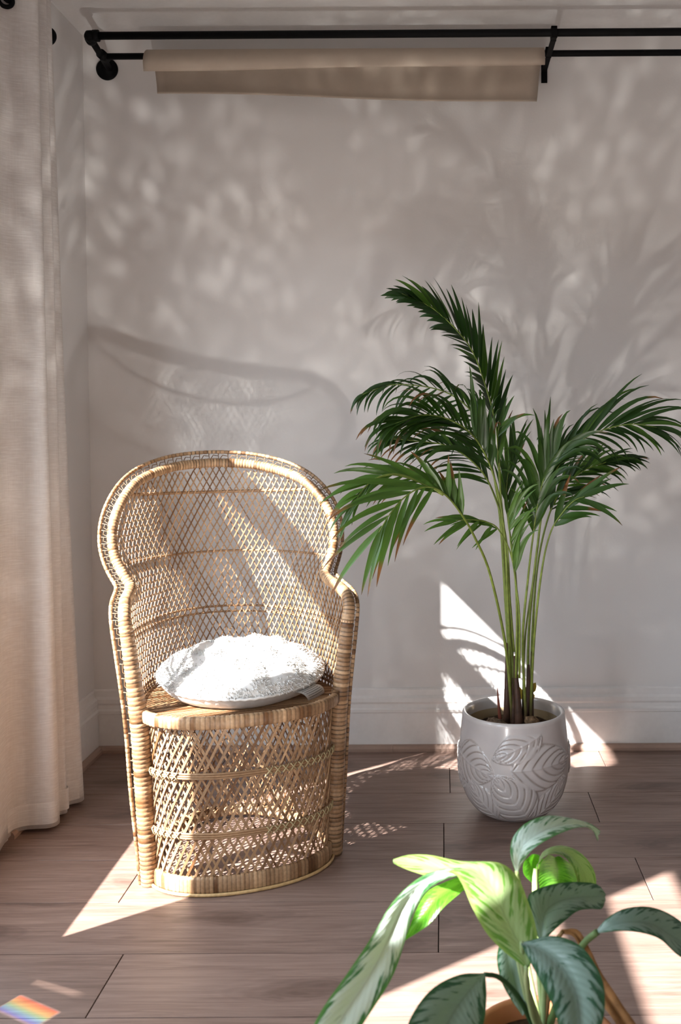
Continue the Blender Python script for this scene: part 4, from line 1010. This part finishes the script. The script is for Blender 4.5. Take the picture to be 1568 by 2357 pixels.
# brown fibrous sheaths round the stem bases
for (x, y, Y, x2, y2, r) in ((1166, 1700, 2.80, 1167, 1480, .0115), (1182, 1700, 2.77, 1180, 1560, .007), (1196, 1700, 2.76, 1185, 1510, .0135), (1214, 1700, 2.79, 1217, 1530, .0135), (1224, 1700, 2.81, 1224, 1500, .0065)):
    p0, p1 = at(x, y, Y) - PB, at(x2, y2, Y) - PB; P = spline([p0, (p0 * .6 + p1 * .4) + np.array((.001, -.002, 0)), p1], 14)
    b = MB(); cols = [tuple(np.array((0.085, 0.042, 0.026)) * random.uniform(.7, 1.3)) for _ in range(14)]
    b.tube(P, [r * (1 - 0.75 * (k / 13) ** 1.6) for k in range(14)], n=8, col=cols); b.build('sheath', M['stem'], palm)
b = MB(); p = [at(1155, 1695, 2.76) - PB, at(1148, 1620, 2.76) - PB, at(1145, 1582, 2.76) - PB]
b.tube(spline(p, 10), [0.0075 * (1 - k / 9.5) + 0.0006 for k in range(10)], n=6, col=(0.16, 0.04, 0.02), flat=0.5); o = b.build('young_spear', M['stem'], palm); o['label'] = 'reddish brown pointed shoot'

# yellow butterfly trap stuck in the soil
tb = PO + np.array((0.034, 0.045, 0.268))
trap = tag(empty('insect_trap', tuple(tb)), 'yellow butterfly-shaped insect trap stuck behind the palm stems', 'insect trap')
half_out = [(0.0, 0.052), (0.006, 0.058), (0.020, 0.074), (0.034, 0.078), (0.036, 0.066), (0.033, 0.054), (0.026, 0.048), (0.031, 0.040), (0.029, 0.030), (0.020, 0.027), (0.008, 0.030), (0.003, 0.028)]
out = half_out + [(-x, z) for x, z in half_out[::-1]]
b = MB(); n = len(out); V = [(x * 1.0, -0.0006, z + 0.012) for x, z in out] + [(x, 0.0006, z + 0.012) for x, z in out]
fs = [tuple(range(n)), tuple(range(2 * n - 1, n - 1, -1))] + [(i, n + i, n + (i + 1) % n, (i + 1) % n) for i in range(n)]
b.add(V, fs); b.build('butterfly_card', M['yellow'], trap, smooth=False)
b = MB(); b.box((-0.005, -0.0005, -0.035), (0.005, 0.0005, 0.045)); b.build('stake', M['yellow'], trap, smooth=False)

# ------------------------------------------------------------------ foreground plant in terracotta
QO = np.array((0.138, 1.36, 0.0))
tp = tag(empty('terracotta_pot', tuple(QO)), 'terracotta pot at the lower edge holding the variegated plant', 'pot')
b = MB(); b.lathe([(0.0001, 0.004), (0.070, 0.0), (0.074, 0.004), (0.094, 0.205), (0.094, 0.207)], 64); b.build('pot_body', M['terracotta'], tp)
b = MB(); b.lathe([(0.094, 0.205), (0.103, 0.206), (0.106, 0.212), (0.107, 0.245), (0.104, 0.250), (0.098, 0.250), (0.095, 0.246), (0.092, 0.20)], 64); b.build('pot_rim', M['terracotta'], tp)
b = MB(); b.lathe([(0.0931, 0.222), (0.06, 0.228), (0.0001, 0.230)], 40, col=(0.05, 0.032, 0.02)); b.build('soil', M['soil'], tp)
QB = QO + np.array((0, 0, 0.228))
agl = tag(empty('variegated_houseplant', tuple(QB)), 'broad-leaved silver and green houseplant in the right foreground', 'houseplant')
def blade(Lp, Rp, mat, fold=0.10, nr=22, nc=9, name='leaf', wav=0.0, col=(1, 1, 1), label=None, flip=False):
    L_, R2 = spline(pxs(Lp), nr) - QB, spline(pxs(Rp), nr) - QB
    G = np.zeros((nr, nc, 3)); uv = []
    for i in range(nr):
        a, c = L_[i], R2[i]
        t0, t1 = (L_[min(i + 1, nr - 1)] + R2[min(i + 1, nr - 1)]) / 2, (L_[max(i - 1, 0)] + R2[max(i - 1, 0)]) / 2
        T = t0 - t1; n_ = np.cross(c - a, T); n_ /= np.linalg.norm(n_) + 1e-9; wv = np.linalg.norm(c - a)
        if n_ @ (CAM - QB - (a + c) / 2) < 0: n_ = -n_
        for j in range(nc):
            s = j / (nc - 1); q = abs(2 * s - 1)
            G[i, j] = a * (1 - s) + c * s - n_ * fold * wv * (1 - q) ** 1.3 + n_ * fold * 0.55 * wv * math.sin(math.pi * q) + n_ * wav * wv * math.sin(i * 1.1 + (2 if s > .5 else 0)) * q ** 2
            uv.append((s, i / (nr - 1)))
    fn = np.cross(G[1:, nc // 2 + 1] - G[:-1, nc // 2 - 1], G[1:, nc // 2 - 1] - G[:-1, nc // 2 + 1])
    mid_ = (G[1:, nc // 2] + G[:-1, nc // 2]) / 2
    facing = float(np.sum(fn * (CAM - QB - mid_)))                       # upper side of the blade towards the room
    b = MB(); b.grid(G, col, uv, flip=(facing < 0) != flip); o = b.build(name, mat, agl)
    if label: o['label'] = label
    return o
def petiole(pts, r0=0.0042, r1=0.003, col=(0.33, 0.43, 0.20)):
    P = spline(pxs(pts), 18) - QB; b = MB(); b.tube(P, np.linspace(r1, r0, 18), n=8, col=col); return b.build('petiole', M['petiole'], agl)
blade([(1187, 2006, 1.42), (1175, 1968, 1.42), (1181, 1927, 1.42), (1213, 1893, 1.43), (1263, 1877, 1.45), (1318, 1884, 1.47), (1358, 1895, 1.48), (1382, 1912, 1.48)],
      [(1193, 2007, 1.42), (1207, 1980, 1.40), (1227, 1955, 1.39), (1262, 1932, 1.39), (1300, 1914, 1.41), (1335, 1904, 1.43), (1362, 1908, 1.45), (1376, 1936, 1.47)], M['agl_mid'], fold=0.12)
blade([(1212, 2230, 1.25), (1160, 2190, 1.27), (1118, 2145, 1.29), (1085, 2085, 1.32), (1064, 2035, 1.34), (1040, 2006, 1.35), (1000, 2018, 1.36), (955, 2008, 1.37), (915, 1992, 1.38), (905, 1986, 1.38)],
      [(1216, 2230, 1.25), (1238, 2180, 1.27), (1232, 2125, 1.30), (1214, 2070, 1.33), (1192, 2020, 1.36), (1150, 1986, 1.38), (1060, 1982, 1.39), (990, 1968, 1.40), (940, 1968, 1.40), (905, 1978, 1.39)], M['agl_pale'], fold=0.06, nr=34, nc=11, label='pale yellow green leaf folding over')
blade([(1062, 1997, 1.37), (1010, 2002, 1.345), (960, 2024, 1.315), (905, 2075, 1.27), (860, 2150, 1.22), (800, 2240, 1.17), (745, 2318, 1.12), (705, 2395, 1.08), (690, 2450, 1.06)],
      [(1070, 2014, 1.37), (1030, 2022, 1.34), (985, 2048, 1.31), (952, 2100, 1.28), (928, 2180, 1.235), (905, 2245, 1.19), (860, 2320, 1.14), (800, 2400, 1.09), (700, 2460, 1.06)], M['agl_sunlit'], fold=0.10, nr=30)
blade([(1078, 2010, 1.40), (1030, 2028, 1.395), (985, 2052, 1.385), (958, 2095, 1.37), (935, 2155, 1.35)],
      [(1084, 2036, 1.40), (1052, 2062, 1.385), (1020, 2090, 1.37), (985, 2130, 1.36), (932, 2165, 1.35)], M['agl_bright'], fold=-0.12)
blade([(1236, 2030, 1.49), (1238, 1992, 1.49), (1262, 1967, 1.50), (1298, 1972, 1.52), (1324, 2008, 1.54), (1335, 2060, 1.55)],
      [(1238, 2036, 1.50), (1246, 1966, 1.54), (1290, 1946, 1.57), (1338, 1964, 1.58), (1370, 2010, 1.58), (1372, 2072, 1.57)], M['agl_pale'], fold=0.05, label='pale underside of a curled leaf')
blade([(1262, 1968, 1.51), (1246, 1985, 1.53), (1239, 2012, 1.55), (1245, 2065, 1.57)], [(1292, 1972, 1.52), (1317, 1992, 1.53), (1328, 2018, 1.55), (1328, 2068, 1.57)], M['agl_bright'], fold=-0.10)
blade([(1225, 1966, 1.57), (1206, 1985, 1.57), (1206, 2012, 1.57), (1224, 2032, 1.57)], [(1240, 1967, 1.59), (1254, 1985, 1.59), (1254, 2012, 1.59), (1240, 2032, 1.59)], M['agl_bright'], fold=0.08)
blade([(1245, 2170, 1.36), (1223, 2120, 1.37), (1216, 2062, 1.40), (1262, 2038, 1.42), (1320, 2030, 1.44), (1374, 2035, 1.46), (1394, 2057, 1.47)],
      [(1250, 2170, 1.36), (1272, 2145, 1.36), (1300, 2120, 1.37), (1330, 2097, 1.39), (1360, 2092, 1.41), (1385, 2092, 1.44), (1394, 2072, 1.47)], M['agl'], fold=0.10)
blade([(1372, 2142, 1.33), (1400, 2112, 1.33), (1440, 2091, 1.34), (1500, 2088, 1.36), (1560, 2115, 1.38), (1625, 2175, 1.40)],
      [(1378, 2148, 1.32), (1420, 2143, 1.31), (1470, 2146, 1.31), (1520, 2162, 1.32), (1572, 2205, 1.34), (1632, 2200, 1.39)], M['agl'], fold=0.10)
blade([(1199, 2172, 1.255), (1216, 2206, 1.235), (1245, 2260, 1.20), (1270, 2310, 1.165), (1290, 2370, 1.13), (1332, 2460, 1.08)],
      [(1206, 2168, 1.26), (1275, 2154, 1.255), (1340, 2180, 1.235), (1385, 2250, 1.20), (1392, 2325, 1.16), (1372, 2400, 1.11), (1336, 2462, 1.08)], M['agl'], fold=0.10, nr=28, nc=11)
blade([(1113, 2240, 1.27), (1060, 2243, 1.25), (1000, 2272, 1.22), (955, 2325, 1.18), (930, 2390, 1.14), (930, 2470, 1.10)],
      [(1118, 2245, 1.27), (1120, 2300, 1.24), (1112, 2360, 1.20), (1080, 2420, 1.15), (935, 2475, 1.10)], M['agl'], fold=0.09, nr=26)
blade([(1150, 2168, 1.34), (1144, 2210, 1.335), (1155, 2260, 1.33), (1176, 2300, 1.33), (1202, 2337, 1.33)],
      [(1190, 2185, 1.345), (1216, 2240, 1.34), (1222, 2290, 1.335), (1218, 2320, 1.33), (1204, 2338, 1.33)], M['agl'], fold=0.10)
blade([(1294, 2139, 1.36), (1332, 2141, 1.355), (1358, 2185, 1.34), (1398, 2260, 1.32), (1450, 2335, 1.29), (1485, 2400, 1.27)],
      [(1298, 2150, 1.36), (1322, 2158, 1.35), (1346, 2210, 1.33), (1374, 2285, 1.31), (1412, 2350, 1.28), (1450, 2410, 1.26)], M['dry'], fold=0.2, col=(0.30, 0.15, 0.06), wav=0.08, label='withered brown leaf')
PC = (1245, 2372, 1.36)
petiole([(1212, 2226, 1.25), (1213, 2270, 1.275), (1224, 2330, 1.32), (1242, 2376, 1.35)])
petiole([(1192, 2205, 1.33), (1206, 2270, 1.33), (1222, 2330, 1.34), (1240, 2376, 1.36)], 0.0048, 0.0036)
petiole([(1116, 2243, 1.27), (1150, 2250, 1.29), (1190, 2290, 1.31), (1218, 2340, 1.34), (1236, 2380, 1.36)], 0.0045, 0.003, (0.03, 0.09, 0.03))
petiole([(1066, 2006, 1.37), (1110, 2080, 1.42), (1180, 2230, 1.40), (1240, 2370, 1.38)])
petiole([(1190, 2005, 1.42), (1196, 2040, 1.43), (1208, 2180, 1.42), (1245, 2368, 1.38)], col=(0.42, 0.55, 0.22))
petiole([(1235, 2000, 1.50), (1232, 2045, 1.49), (1238, 2180, 1.46), (1252, 2365, 1.39)], 0.0052, 0.0045, (0.45, 0.58, 0.25))
petiole([(1247, 2168, 1.36), (1252, 2230, 1.37), (1252, 2366, 1.37)])
petiole([(1375, 2145, 1.325), (1340, 2178, 1.335), (1300, 2260, 1.35), (1262, 2370, 1.37)], 0.0055, 0.0046, (0.16, 0.26, 0.09))
petiole([(1202, 2170, 1.258), (1208, 2250, 1.30), (1248, 2374, 1.35)])
petiole([(1296, 2144, 1.36), (1276, 2180, 1.37), (1262, 2300, 1.37), (1254, 2370, 1.37)], 0.0035, 0.003, (0.32, 0.19, 0.08))
